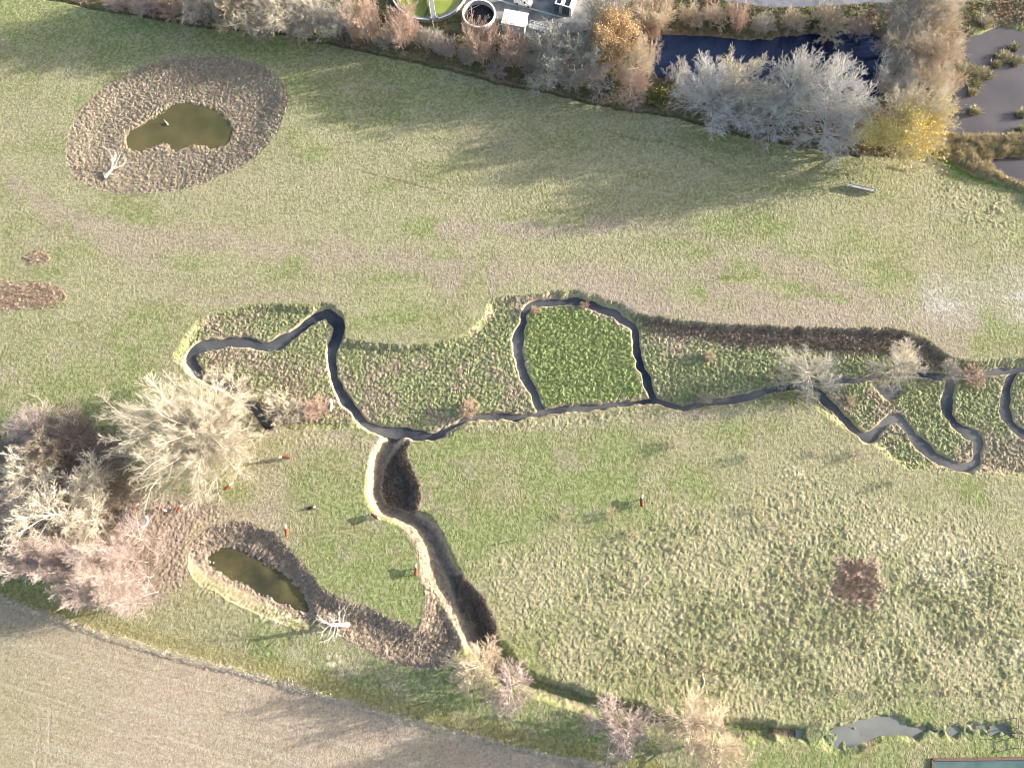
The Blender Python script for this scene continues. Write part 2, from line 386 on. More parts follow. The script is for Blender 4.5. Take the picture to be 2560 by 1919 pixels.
stream([(2200,797),(2190,815),(2184,840),(2178,867),(2182,895),(2197,917),(2215,935),(2260,950)], 1.6)
pool_s = VV([(1890,828),(1920,826),(1960,830),(1955,845),(1930,864),(1912,850)])
yard = VV([(985,-130),(985,0),(1000,8),(1035,14),(1060,30),(1085,52),(1085,80),(1136,81),(1190,77),(1250,68),(1290,60),(1312,48),(1332,20),(1375,-6),(1440,-40),(1500,-70),(1500,-130)])
road_p = VV([(1440,-42),(1500,-13),(1556,0),(1600,9),(1659,16),(1720,16),(1800,12),(1941,5),(2050,2),(2150,0),(2350,-5),(2350,-60),(1440,-90)])
works = VV([(740,-40),(740,14),(790,18),(850,10),(870,40),(930,62),(1000,70),(1040,80),(1085,90),(1140,85),(1200,80),(1290,68),(1330,40),(1420,-10),(1500,-60),(740,-60)])
ivy_gap = VV([(1190,0),(1279,0),(1231,24)])

# ------------------------------------------------------------------ ground: one sheet, fine where the camera looks, reaching the horizon
def axis(a, b, step, far):
    core = np.arange(a, b + 1e-6, step)
    out, g, s = [], step, 0.0
    while s < far:
        g *= 1.35; s += g; out.append(s)
    out = np.array(out)
    return np.concatenate([(a - out)[::-1], core, b + out])
ax, ay = axis(-122, 122, 0.2, 1800), axis(-38, 131, 0.2, 1800)
GX, GY = np.meshgrid(ax, ay)
NXg, NYg = len(ax), len(ay)
wob = fbm(GX, GY, 2.2, 3, 3) - 0.5
wob2 = fbm(GX, GY, 2.2, 5, 3) - 0.5
GXn, GYn = GX + wob * 0.9, GY + wob2 * 0.9
core = (np.abs(GX) < 124) & (GY > -40) & (GY < 133)

d_oval, d_ovalw = field(oval, 1, 5), field(oval_w, 1, 9)
d_low, d_loww = field(low_b, 1, 5), field(low_w, 1, 7)
d_ditch, d_ditchc = field(ditch, 1, 5), field(ditch_c, 0, 6)
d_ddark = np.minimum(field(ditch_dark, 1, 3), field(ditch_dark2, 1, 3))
d_flood = field(flood, 1, 6)
d_box, d_brown = field(green_box, 1, 4), field(brown_strip, 1, 6)
d_pl, d_edge = field(plough, 1, 8), field(field_edge, 0, 8)
d_pond, d_lake, d_lake2, d_pool3 = field(pond_b, 1, 8), field(lake, 1, 8), field(lake2, 1, 8), field(pool3, 1, 6)
d_d3, d_d4 = field(ditch3, 0, 8), field(ditch4, 0, 8)
d_marg, d_margp = field(margin_l, 0, 8), field(margin_p, 1, 14)
d_pools = field(pool_s, 1, 4)
d_yard, d_road, d_works = field(yard, 1, 6), field(road_p, 1, 6), field(works, 1, 5)
d_gap = field(ivy_gap, 1, 3)
d_st = np.full(GX.shape, 99.0)
for pts, wd in streams:
    d_st = np.minimum(d_st, field(pts, 0, 7) - wd * 0.5)
d_st = d_st + (fbm(GX, GY, 5.0, 71, 2) - 0.5) * 0.9 + (vnoise(GX, GY, 1.2, 72) - 0.5) * 0.35

n30, n8, n3 = fbm(GX, GY, 30, 21, 4), fbm(GX, GY, 8, 22, 4), fbm(GX, GY, 3, 23, 3)
n1, n05 = fbm(GX, GY, 0.95, 24, 2), fbm(GX, GY, 0.42, 25, 1)
stre = fbm(GX * 0.35, GY, 3.0, 26, 4)                      # streaks running across the meadow
white = RNG.random(GX.shape)

# ---- where each kind of cover grows (0..1)
m_flood = ss(0.15, -0.35, d_flood)
m_oval = ss(0.1, -0.3, d_oval)
m_low = ss(0.2, -0.5, d_low)
m_ditch = ss(0.0, -0.4, d_ditch)
m_pl = ss(0.1, -0.3, d_pl)
m_marg = ss(0.6, -0.6, d_margp) * (1 - ss(0.5, -0.2, d_yard)) * (1 - ss(0.3, -0.2, d_road))
m_paved = np.maximum(ss(0.2, -0.1, d_yard), ss(0.2, -0.1, d_road)) * (1 - ss(0.2, -0.2, d_gap))

# tussocky pasture east of the ditch
tus_p = smooth_poly(VV([(1040,1200),(1110,1170),(1200,1180),(1330,1110),(1480,1080),(1600,1090),(1690,1010),(1800,1030),(1900,1090),(2060,1110),(2212,1190),(2300,1210),(2300,1570),(2212,1560),(1950,1560),(1700,1580),(1430,1560),(1280,1520),(1150,1480),(1080,1400),(1075,1300)]), 2)
d_tus = field(tus_p, 1, 14)
m_tus = ss(5.0, -9.0, d_tus + (n8 - 0.5) * 16) * (1 - m_ditch) * (1 - m_pl)
tus2 = VV([(2000,360),(2212,420),(2212,560),(2100,500),(2000,450)])
m_tus = np.maximum(m_tus, 0.75 * ss(2.0, -6.0, field(tus2, 1, 8) + (n8 - 0.5) * 8))

for bank in ([(585,935),(640,930),(720,945),(800,940),(800,955),(740,958),(680,965),(600,960)], [(1000,910),(1140,908),(1260,896),(1420,886),(1430,905),(1260,915),(1140,925),(1010,930)], [(430,1250),(520,1285),(620,1325),(690,1360),(680,1375),(600,1345),(500,1310),(430,1280)]):
    m_tus = np.maximum(m_tus, 0.9 * ss(0.8, -0.8, field(VV(bank), 1, 4) + (n3 - 0.5) * 1.5))
# ---- heights
Z = (n30 - 0.5) * 0.35
Z = np.where(core, Z, 0.0)
Z *= (1 - m_paved)
Z += -0.95 * ss(0.3, -1.6, d_flood)
z_ov = -0.15 * ss(0.3, -0.6, d_oval) - 0.75 * ss(-0.3, -7.0, d_oval)
Z = Z + z_ov
Z = np.where(d_ovalw < 4, np.minimum(Z, np.maximum(-1.45, -0.98 + 0.30 * d_ovalw)), Z)
Z = np.where((d_ovalw > 0.5) & (d_oval < 0), np.maximum(Z, -0.92), Z)
Z += -0.85 * ss(0.3, -3.2, d_low)
Z = np.where(d_loww < 3, np.minimum(Z, np.maximum(-1.7, -1.20 + 0.32 * d_loww)), Z)
Z = np.minimum(Z, -1.75 * ss(0.2, -2.9, d_ditch))
Z = np.minimum(Z, -0.35 - 1.75 * ss(2.3, 0.3, d_ditchc) + 0.35 * ss(1.0, 2.4, d_ditchc))
for d, depth in ((d_pond, 1.3), (d_lake, 0.9), (d_lake2, 0.9)):
    Z = np.where(d < 4, np.minimum(Z, -depth * ss(1.6, -1.2, d)), Z)
Z = np.where(d_pool3 < 3, np.minimum(Z, (-1.0 + 0.62 * ss(0.48, 0.66, 0.4 * n3 + 0.35 * n8 + 0.25 * n1)) * ss(1.5, -0.8, d_pool3)), Z)
Z = np.minimum(Z, (-1.0 + 0.75 * ss(0.42, 0.62, n3)) * ss(1.8, 0.3, d_d3))
Z = np.minimum(Z, -1.5 * ss(2.4, 0.4, d_d4))
Z = np.minimum(Z, -0.45 * ss(0.9, 0.15, d_marg) + 0.1)
st_t = ss(0.40, -0.40, d_st)
Z = Z * (1 - st_t) + (-1.95) * st_t
Z = np.where(d_pools < 1.2, np.minimum(Z, -1.55 + 0.6 * ss(-0.6, 0.8, d_pools)), Z)
Z += 0.14 * np.exp(-(d_edge / 0.7) ** 2)           # rank grass ridge along the arable edge
in_water = (d_ovalw < -1.3) | (d_loww < -0.9) | (d_st < -0.1) | (d_pond < -0.3) | (d_lake < -0.3) | (d_lake2 < -0.3)

# ---- small relief of the sward
cl_s, id_s = clumps(0.72, 61)
cl_t, id_t = clumps(0.95, 62)
cl_r, id_r = clumps(1.9, 63, 0.7)
ridge = cl_s * (0.35 + 0.65 * id_s)
lump = cl_t * ss(0.25, 0.95, id_t + 1.1 * (n8 - 0.5))
rel = 0.055 * (n05 - 0.5) + 0.045 * (white - 0.5)
m_bed = np.clip(m_flood + m_oval + m_low + m_ditch, 0, 1)
rel = rel + m_tus * (0.115 * lump + 0.06 * (n05 - 0.5))
rel = rel + m_flood * (0.21 * ridge + 0.07 * (white - 0.5) - 0.06) + np.clip(m_oval + m_low, 0, 1) * (0.20 * ridge + 0.10 * (white - 0.5) - 0.06)
rel = rel + m_marg * (0.30 * (n1 - 0.4) + 0.08 * (white - 0.5))
rel = rel * (1 - 0.92 * m_paved)
# furrows of the arable field run along its edge
fd = np.array(field_edge[14]) - np.array(field_edge[4]); fd /= np.linalg.norm(fd)
fu, fv = GX * fd[0] + GY * fd[1], -GX * fd[1] + GY * fd[0]
furrow = 0.6 * fbm(fu * 0.04, fv, 0.75, 41, 2) + 0.4 * vnoise(fu * 0.02, fv, 2.6, 43)
rel = np.where(m_pl > 0.5, 0.08 * (furrow - 0.5) + 0.02 * (n05 - 0.5) + 0.03 * (white - 0.5), rel)
calm = ss(0.5, 0.0, d_st) * 0.6
Z = np.where(core, Z + rel * (1 - calm) * np.where(in_water, 0.2, 1.0), Z)
Z = np.where(m_paved > 0.5, Z * 0.0 - 0.06, Z)

# ---- colour of the cover itself
def C3(c): return np.array(c, dtype=np.float64)
def mix(C, c, m):
    m = np.clip(m, 0, 1)[..., None]
    return C * (1 - m) + C3(c) * m
grass, lush, dry = (0.212, 0.212, 0.104), (0.190, 0.214, 0.088), (0.300, 0.275, 0.170)
earth, straw, mud = (0.300, 0.248, 0.190), (0.42, 0.355, 0.235), (0.29, 0.23, 0.185)
C = np.zeros(GX.shape + (3,)) + C3(grass)
C = mix(C, (0.178, 0.214, 0.078), ss(0.44, 0.60, 0.5 * n8 + 0.5 * n30) * 0.85)
C = mix(C, dry, ss(0.50, 0.38, 0.6*n30 + 0.4*n8) * 0.5)
C = mix(C, earth, ss(0.56, 0.68, 0.5*stre + 0.5*n3) * 0.45)
C = mix(C, dry, ss(0.50, 0.62, n05) * 0.35)
up = ss(20, 60, GY) * ss(140, 90, GY)
C = mix(C, dry, up * ss(0.40, 0.62, 0.5*stre + 0.5*n8) * 0.7)
# worn ways and bare patches
ways = [([(40,400),(108,448),(175,482),(225,502),(300,522),(375,525),(450,530),(553,537),(650,540),(780,548),(880,570),(980,590)], 3.2, 0.75),
        ([(225,502),(290,545),(350,590),(400,630)], 1.6, 0.35),
        ([(960,500),(1060,488),(1130,495),(1200,500),(1290,492),(1345,482)], 2.3, 0.85),
        ([(980,590),(1000,560),(1010,520),(1010,495)], 1.8, 0.45),
        ([(420,650),(480,650),(560,640),(640,640),(720,650)], 1.0, 0.5),
        ([(1300,625),(1380,660),(1450,672),(1600,690),(1760,692),(1880,690),(1960,695),(2040,730)], 4.2, 0.95),
        ([(1560,620),(1640,638),(1700,652),(1800,660),(1900,690)], 1.6, 0.85),
        ([(1640,560),(1750,585),(1840,630),(1960,670),(2100,690)], 2.4, 0.7),
        ([(1100,590),(1200,580),(1330,600),(1440,600),(1560,575)], 3.0, 0.65),
        ([(1360,480),(1450,500),(1560,530),(1700,560)], 1.6, 0.35),
        ([(1055,600),(1065,640)], 0.5, 0.7),
        ([(1110,905),(1200,905),(1300,900),(1420,900),(1560,890),(1700,890)], 1.6, 0.45),
        ([(600,935),(680,945),(740,945),(800,948)], 1.6, 0.6),
        ([(170,1100),(300,1110),(420,1110),(560,1120)], 4.5, 0.75),
        ([(330,1130),(360,1180),(350,1250)], 4.0, 0.8),
        ([(560,1000),(590,1060),(560,1120)], 3.0, 0.4)]
for pts, wd, st in ways:
    d = field(smooth_line(VV(pts), 1), 0, wd * 3 + 3)
    C = mix(C, earth, st * ss(wd * 1.5, wd * 0.2, d + (n3 - 0.5) * wd * 1.8 + (n8 - 0.5) * wd * 2.0))
silt = VV([(1880,690),(1960,650),(2000,590),(2060,600),(2110,590),(2212,580),(2300,600),(2300,720),(2212,715),(2140,690),(2060,700),(2000,710)])
d_silt = field(silt, 1, 8)
C = mix(C, (0.33, 0.30, 0.235), 0.65 * ss(2.5, -3, d_silt + (n8 - 0.5) * 10))
C = mix(C, (0.40, 0.38, 0.345), 0.6 * ss(0.50, 0.64, stre * 0.8 + n05 * 0.2) * ss(1.0, -5, d_silt + (n8 - 0.5) * 6))
# pasture with straw-coloured tussocks
C = mix(C, (0.305, 0.280, 0.165), m_tus * 0.8)
C = mix(C, straw, m_tus * ss(0.1, 0.6, lump + 0.3 * (n05 - 0.5)) * (0.35 + 0.5 * ss(0.35, 0.6, n8)))
C = mix(C, lush, m_tus * ss(0.44, 0.62, 0.5 * n3 + 0.5 * n8) * 0.5)
def blob(vx, vy, rx, ry): 
    c = V(vx, vy); e = V(vx + rx, vy); f = V(vx, vy + ry)
    a, b = abs(e.x - c.x), abs(f.y - c.y)
    return ss(1.15, 0.7, np.sqrt(((GXn - c.x) / a) ** 2 + ((GYn - c.y) / b) ** 2) + (n3 - 0.5) * 0.7)
C = mix(C, (0.40, 0.28, 0.22), blob(1850,1252,60,62) * ss(0.3, 0.65, n05 * 0.5 + n1 * 0.5 + 0.05) * 0.85)
for b in ((2050,1218,70,75),(1915,1165,45,38),(2180,1405,40,40),(1705,1020,32,14),(1820,975,30,9),(720,1425,26,14),(600,1330,60,20)):
    C = mix(C, (0.44, 0.385, 0.275), blob(*b) * ss(0.3, 0.55, lump * 0.4 + n05 * 0.6) * 0.9)
# dead bracken at the western edge
brk = np.maximum(blob(50,636,92,27), blob(-20,640,80,32)) * ss(0.30, 0.5, stre)
C = mix(C, (0.36, 0.27, 0.205), brk * 0.9); C = mix(C, (0.40, 0.30, 0.22), blob(85,557,26,14) * 0.95)
Z = np.where(core, Z + 0.14 * brk * ridge, Z)
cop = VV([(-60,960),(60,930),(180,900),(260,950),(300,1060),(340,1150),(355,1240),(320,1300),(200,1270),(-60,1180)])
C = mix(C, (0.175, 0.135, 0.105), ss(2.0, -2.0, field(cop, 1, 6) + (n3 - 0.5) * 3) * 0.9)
trm = VV([(230,1090),(330,1070),(460,1090),(500,1125),(430,1135),(400,1190),(415,1240),(400,1260),(345,1290),(340,1150)])
d_trm = field(trm, 1, 6)
C = mix(C, (0.275, 0.215, 0.17), ss(2.0, -1.5, d_trm + (n3 - 0.5) * 3) * 0.9)
Z = np.where(core, Z + ss(1.0, -1.0, d_trm) * 0.12 * (ridge - 0.3), Z)
# beds
C = mix(C, (0.255, 0.255, 0.140), m_flood)
C = mix(C, (0.31, 0.285, 0.19), m_flood * ss(0.72, 0.85, id_s) * 0.7)
C = mix(C, (0.17, 0.18, 0.085), m_flood * ss(0.3, 0.15, id_s) * 0.6)
C = mix(C, (0.29, 0.23, 0.17), m_flood * ss(0.47, 0.60, 0.55*n8 + 0.45*n3) * 0.8)
C = mix(C, (0.20, 0.225, 0.10), m_flood * ss(0.50, 0.40, n8) * 0.5)
C = mix(C, (0.245, 0.195, 0.155), ss(1.6, -1.2, d_brown) * m_flood * 0.9)
C = mix(C, (0.245, 0.285, 0.115), ss(0.3, -0.6, d_box) * 0.92)
C = mix(C, mud, m_oval)
C = mix(C, (0.36, 0.30, 0.235), m_oval * ss(0.6, 0.85, id_s) * 0.6)
C = mix(C, (0.32, 0.275, 0.205), m_oval * ss(0.45, 0.65, 0.5*n1 + 0.5*n3) * 0.8)
C = mix(C, (0.225, 0.205, 0.125), m_oval * ss(0.55, 0.68, n05) * 0.7)
m_lowc = ss(2.6, 0.6, d_low + (n3 - 0.5) * 2.5 + 2.2 * (GX > V(690,0)[0]) )
C = mix(C, (0.33, 0.275, 0.185), m_lowc * 0.85)
C = mix(C, (0.245, 0.195, 0.155), ss(0.4, -0.4, d_low))
C = mix(C, (0.33, 0.27, 0.205), m_low * ss(0.5, 0.65, 0.5*n1 + 0.5*n3) * 0.6)
C = mix(C, (0.335, 0.268, 0.195), ss(0.7, 0.1, d_ditch))
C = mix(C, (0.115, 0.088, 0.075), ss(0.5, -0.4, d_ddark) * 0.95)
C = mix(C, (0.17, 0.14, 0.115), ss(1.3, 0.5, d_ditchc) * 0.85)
C = mix(C, (0.29, 0.225, 0.165), ss(0.9, 0.3, np.abs(d_ditchc - 0.75) * 3) * 0.5)
# arable soil
soil = C3((0.375, 0.297, 0.222))
Cp = np.zeros_like(C) + soil
Cp = mix(Cp, (0.315, 0.262, 0.182), ss(0.45, 0.65, n8) * 0.5)
Cp = mix(Cp, (0.40, 0.345, 0.275), ss(0.48, 0.62, furrow) * 0.6)
Cp = mix(Cp, (0.25, 0.21, 0.17), ss(0.56, 0.7, n05 * 0.6 + n1 * 0.4) * 0.5)
Cp = mix(Cp, (0.25, 0.25, 0.13), ss(-62, -100, GX) * ss(0, -25, GY) * 0.55)
C = C * (1 - m_pl[..., None]) + Cp * m_pl[..., None]
for pts, wd in ((T(0,3,[(-200,870),(0,900),(300,1000),(600,1110),(1200,1310),(1800,1490),(2211,1580),(2800,1720)]), 0.32), (T(0,3,[(-200,980),(0,1020),(350,1130),(700,1240),(1100,1360),(1500,1490),(1900,1600),(2300,1690)]), 0.32),
                (T(0,3,[(900,710),(1000,750),(1500,890),(2211,1090)]), 0.25), (T(0,3,[(500,860),(900,930)]), 0.25),
                (T(0,3,[(300,1120),(340,1200),(345,1350),(320,1500),(300,1700)]), 0.28), (T(0,3,[(415,1120),(430,1250),(420,1400),(395,1700)]), 0.28)):
    d = field(smooth_line(VV(pts), 1), 0, 2)
    C = mix(C, (0.40, 0.34, 0.265), ss(wd * 1.6, wd * 0.5, d + (n05 - 0.5) * 0.3) * m_pl * 0.25)
    Z = np.where(core, Z - 0.02 * ss(wd * 1.4, wd * 0.4, d) * m_pl, Z)
C = mix(C, (0.54, 0.48, 0.38), ss(0.75, 0.2, d_edge + (n3 - 0.5) * 0.9) * ss(0.2, 0.5, n1 + 0.1) * 0.95)
C = mix(C, (0.24, 0.20, 0.08), ss(2.2, 0.8, np.abs(d_edge - 1.8) + (n3 - 0.5)) * (1 - m_pl) * 0.5)
# rough margin and leaf litter below the northern trees
C = mix(C, (0.165, 0.135, 0.092), m_marg * 0.9)
C = mix(C, (0.155, 0.15, 0.07), m_marg * ss(0.48, 0.62, n8) * 0.8)
C = mix(C, (0.24, 0.15, 0.095), m_marg * ss(0.56, 0.68, n3) * 0.7)
C = mix(C, (0.20, 0.20, 0.09), ss(0.5, -0.5, d_works) * 0.8)
C = mix(C, (0.14, 0.21, 0.045), ss(0.3, -0.2, d_gap))
gp = field(smooth_line(VV([(2010,330),(2035,335),(2060,358),(2100,375),(2150,390),(2212,405)]), 1), 0, 5)
C = mix(C, (0.145, 0.215, 0.045), ss(1.8, 0.6, gp) * 0.95)
# trails
for pts in (T(3,3,[(850,1140),(1000,1090),(1150,1040),(1300,1020),(1450,1010),(1650,1020),(1900,1050),(2100,1060),(2300,1070)]), T(2,3,[(500,190),(900,182),(1300,172),(1700,150)]),
            T(1,0,[(900,1480),(1200,1560),(1500,1640),(1800,1700)]), T(2,0,[(700,1090),(1000,1190),(1400,1230),(1800,1450)])):
    d = field(smooth_line(VV(pts), 1), 0, 2)
    C = mix(C, (0.15, 0.13, 0.08), ss(0.45, 0.12, d + (n05 - 0.5) * 0.5) * 0.4)
    Z = np.where(core, Z - 0.04 * ss(0.45, 0.1, d), Z)
C = mix(C, (0.10, 0.095, 0.05), ss(0.6, 0.15, d_marg) * 0.7)
C = mix(C, (0.145, 0.115, 0.085), np.maximum(ss(1.2, 0.3, d_d3), ss(1.6, 0.5, d_d4)) * 0.8)
C = mix(C, (0.13, 0.18, 0.07), ss(0.9, 0.3, d_d4) * 0.7)
C = mix(C, (0.17, 0.20, 0.10), np.maximum(ss(0.3, -0.5, d_pool3), ss(1.3, 0.5, d_d3)) * ss(0.44, 0.56, n3) * 0.8)
# bare sandy soil where a bank is steep, mud on the beds
gy_, gx_ = np.gradient(Z, ay, ax)
slope = np.sqrt(gx_ ** 2 + gy_ ** 2)
near_ch = np.maximum.reduce([ss(0.75, 0.1, d_st), 0.8 * ss(1.4, 0.4, np.abs(d_flood)) * ss(2.5, 0.6, d_st)])
C = mix(C, (0.40, 0.33, 0.235), near_ch * ss(0.5, 1.1, slope) * 0.8)
C = mix(C, (0.40, 0.33, 0.24), ss(1.0, 0.2, d_st) * ss(0.45, 0.6, n3) * 0.5 * m_flood)
C = mix(C, (0.10, 0.085, 0.065), np.where(in_water, 0.8, 0.0))
C = mix(C, (0.23, 0.175, 0.12), ss(1.2, 0.1, np.abs(d_ovalw)) * 0.6)
C = mix(C, (0.25, 0.18, 0.14), ss(1.2, 0.2, np.abs(d_pond)) * 0.6)
rb0 = field(VV([(2022,302),(2045,293),(2110,294),(2212,288),(2300,290),(2300,336),(2184,336),(2140,342),(2134,352),(2150,374),(2212,402),(2290,440),(2290,460),(2212,412),(2150,390),(2100,377),(2060,352),(2035,340),(2022,320)]), 1, 3)
C = mix(C, (0.46, 0.395, 0.285), ss(0.5, -0.3, rb0) * 0.9)
C = mix(C, (0.20, 0.21, 0.10), ss(0.5, -0.3, rb0) * ss(0.35, 0.2, id_r))
Z = np.where(core, Z + ss(0.4, -0.8, rb0) * (0.9 * cl_r * (0.4 + 0.6 * id_r) + 0.15), Z)
C *= (0.80 + 0.40 * n05 + 0.26 * (white - 0.5))[..., None]
C = np.where(core[..., None], C, C3(grass) * 1.05)

idx = np.arange(NXg * NYg).reshape(NYg, NXg)
faces = np.stack([idx[:-1, :-1], idx[:-1, 1:], idx[1:, 1:], idx[1:, :-1]], -1).reshape(-1, 4)
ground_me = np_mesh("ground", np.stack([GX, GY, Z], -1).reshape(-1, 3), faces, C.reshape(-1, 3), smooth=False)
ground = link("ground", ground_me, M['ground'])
tag(ground, kind='structure')

def gz(x, y):
    i = int(np.clip(np.searchsorted(ax, x), 0, NXg - 1)); j = int(np.clip(np.searchsorted(ay, y), 0, NYg - 1))
    return float(Z[j, i])
def on_ground(v, dz=0.0):
    return Vector((v[0], v[1], gz(v[0], v[1]) + dz))

# ------------------------------------------------------------------ water sheets
def sheet(name, pts, z, mat, grow=0.0, kind='structure'):
    pts = np.array(pts)
    if grow:
        c = pts.mean(0); dd = pts - c
        pts = c + dd * (1 + grow / np.linalg.norm(dd, axis=1, keepdims=True))
    o = MB().poly([(p[0], p[1], z) for p in pts]).build(name, mat)
    bm = bmesh.new(); bm.from_mesh(o.data); bmesh.ops.triangulate(bm, faces=bm.faces); bm.to_mesh(o.data); bm.free()
    return tag(o, kind=kind)
sheet("oval_pond_water", oval_w, -1.02, M['w_olive'], 0.9)
sheet("lower_pond_water", low_w, -1.26, M['w_low'], 0.7)
sheet("deep_pond_water", pond_b, -0.62, M['w_blue'], 0.6)
sheet("lake_water", lake, -0.42, M['w_lake'], 0.8)
sheet("small_lake_water", lake2, -0.42, M['w_lake'], 0.6)
sheet("stream_water", flood, -1.36, M['w_stream'])
sheet("ditch_pool_water", pool3, -0.52, M['w_pool'], 0.5)
d3w = VV(T(3,3,[(250,1270),(600,1270),(1200,1280),(2300,1280),(2300,1390),(1300,1400),(1000,1390),(500,1440),(250,1440)]))
sheet("ditch_water", d3w, -0.70, M['w_pool'])
sheet("yard_pavement", yard, 0.0, M['asphalt'])
sheet("road", road_p, 0.006, M['road'])

# ------------------------------------------------------------------ ground cover blades
def blades(name, weight, n, h, wd, k, lean, c1, c2, label, cat, seed):
    rg = np.random.default_rng(seed)
    wgt = np.where(core & ~in_water, weight, 0).ravel()
    cw = np.cumsum(wgt); 
    pick = np.searchsorted(cw, rg.random(n) * cw[-1])
    px, py, pz = GX.ravel()[pick] + rg.uniform(-.1, .1, n), GY.ravel()[pick] + rg.uniform(-.1, .1, n), Z.ravel()[pick]
    gc = C.reshape(-1, 3)[pick]
    hh = h * rg.uniform(0.55, 1.25, n)
    X = np.repeat(px, k) + rg.normal(0, wd * 0.9, n*k); Y = np.repeat(py, k) + rg.normal(0, wd * 0.9, n*k); ZZ = np.repeat(pz, k) - 0.03
    hb = np.repeat(hh, k) * rg.uniform(0.7, 1.15, n*k)
    az = rg.uniform(0, 2*np.pi, n*k); ln = rg.uniform(0.1, lean, n*k) * hb
    fz = az + np.pi/2 + rg.normal(0, 0.4, n*k)
    ww = wd * rg.uniform(0.6, 1.2, n*k)
    v = np.empty((n*k, 3, 3))
    v[:, 0] = np.stack([X - np.cos(fz)*ww/2, Y - np.sin(fz)*ww/2, ZZ], -1)
    v[:, 1] = np.stack([X + np.cos(fz)*ww/2, Y + np.sin(fz)*ww/2, ZZ], -1)
    v[:, 2] = np.stack([X + np.cos(az)*ln, Y + np.sin(az)*ln, ZZ + hb], -1)
    t = rg.random(n)[:, None]
    col = (C3(c1) * (1-t) + C3(c2) * t) * 0.65 + gc * 0.35
    col = np.repeat(np.repeat(col * rg.uniform(0.8, 1.2, (n, 1)), k, axis=0) * rg.uniform(0.85, 1.15, (n*k, 1)), 3, axis=0)
    me = np_mesh(name, v.reshape(-1, 3), np.arange(n*k*3).reshape(-1, 3), col)
    return tag(link(name, me, M['tuft']), label, cat, kind='stuff')

not_st = ss(-0.25, 0.3, d_st)
blades("sedge", m_flood * not_st * (1 - ss(0.5, -0.5, d_box)) * (1 - 0.75*ss(1.0, -1.0, d_brown)) * (0.35 + ridge), 12000, 0.20, 0.15, 6, 1.0, (0.27, 0.28, 0.145), (0.36, 0.335, 0.22),
       "mixed green and brown sedge covering the low ground along the stream", "sedge", 1)
blades("rush_grass", ss(0.2, -0.6, d_box) * not_st, 4600, 0.20, 0.16, 6, 1.0, (0.27, 0.32, 0.12), (0.34, 0.38, 0.15),
       "bright green rushes filling the block inside the square stream loop", "rushes", 2)
blades("dead_reeds", m_flood * not_st * ss(1.2, -1.0, d_brown) + ss(0.5, -0.3, d_ddark), 5200, 0.4, 0.14, 5, 0.7, (0.20, 0.155, 0.12), (0.33, 0.275, 0.21),
       "brown dead reeds on the bank below the northern meadow and in the dry ditch", "reeds", 3)
blades("basin_stubble", (m_oval * ss(0.3, 1.0, d_ovalw) + 1.2 * m_low * ss(0.3, 0.9, d_loww) * (1 - m_ditch) + 1.0 * m_ditch * ss(0.2, 0.8, d_ddark) * ss(9, 4, GY) * ss(0.8, 1.5, d_ditchc)) * (0.3 + ridge), 18500, 0.18, 0.15, 5, 0.8, (0.30, 0.245, 0.185), (0.40, 0.355, 0.26),
       "brown and olive stubble of dead plants in the two pond basins", "stubble", 4)
blades("tussock_grass", m_tus ** 1.5 * (0.02 + lump * ss(0.35, 0.62, n8)), 11000, 0.17, 0.14, 6, 1.2, (0.37, 0.32, 0.20), (0.44, 0.39, 0.26),
       "straw coloured tussock grass over the south eastern pasture", "tussock grass", 5)
blades("rough_grass", m_marg * (1 - ss(0.6, 0.0, np.minimum(d_pond, np.minimum(d_lake, d_lake2)))) * (0.4 + ridge), 13000, 0.45, 0.15, 6, 0.8, (0.16, 0.145, 0.075), (0.25, 0.20, 0.12),
       "rough brown grass and litter under the northern tree belt", "rough grass", 6)
blades("edge_grass", ss(0.9, 0.2, d_edge + (n3 - 0.5) * 0.8) * (0.2 + n1), 4200, 0.24, 0.13, 6, 1.0, (0.52, 0.46, 0.35), (0.64, 0.58, 0.46),
       "pale dead grass ridge between the pasture and the ploughed field", "dead grass", 7)
reedband = VV([(2025,300),(2045,293),(2110,294),(2212,288),(2300,290),(2300,336),(2184,336),(2140,342),(2134,352),(2150,374),(2212,402),(2290,440),(2290,460),(2212,412),(2150,390),(2100,377),(2060,352),(2035,340),(2022,320)])
d_rb = field(reedband, 1, 3)
blades("lakeside_reeds", ss(0.3, -0.3, d_rb) * (0.15 + ridge), 4200, 0.8, 0.24, 7, 1.1, (0.60, 0.47, 0.30), (0.42, 0.38, 0.22),
       "tall pale reeds between the two grey lakes", "reeds", 8)
blades("bracken", np.maximum(brk, blob(85,557,26,14)) * (0.2 + ridge), 1300, 0.32, 0.2, 6, 1.1, (0.36, 0.26, 0.20), (0.46, 0.36, 0.28),
       "reddish dead bracken strip at the western edge of the meadow", "bracken", 9)
blades("dock_stems", blob(1850,1252,50,52) * ridge, 700, 0.32, 0.16, 6, 0.8, (0.38, 0.26, 0.20), (0.46, 0.34, 0.27),
       "round patch of reddish dead weeds in the tussocky pasture", "dead weeds", 10)

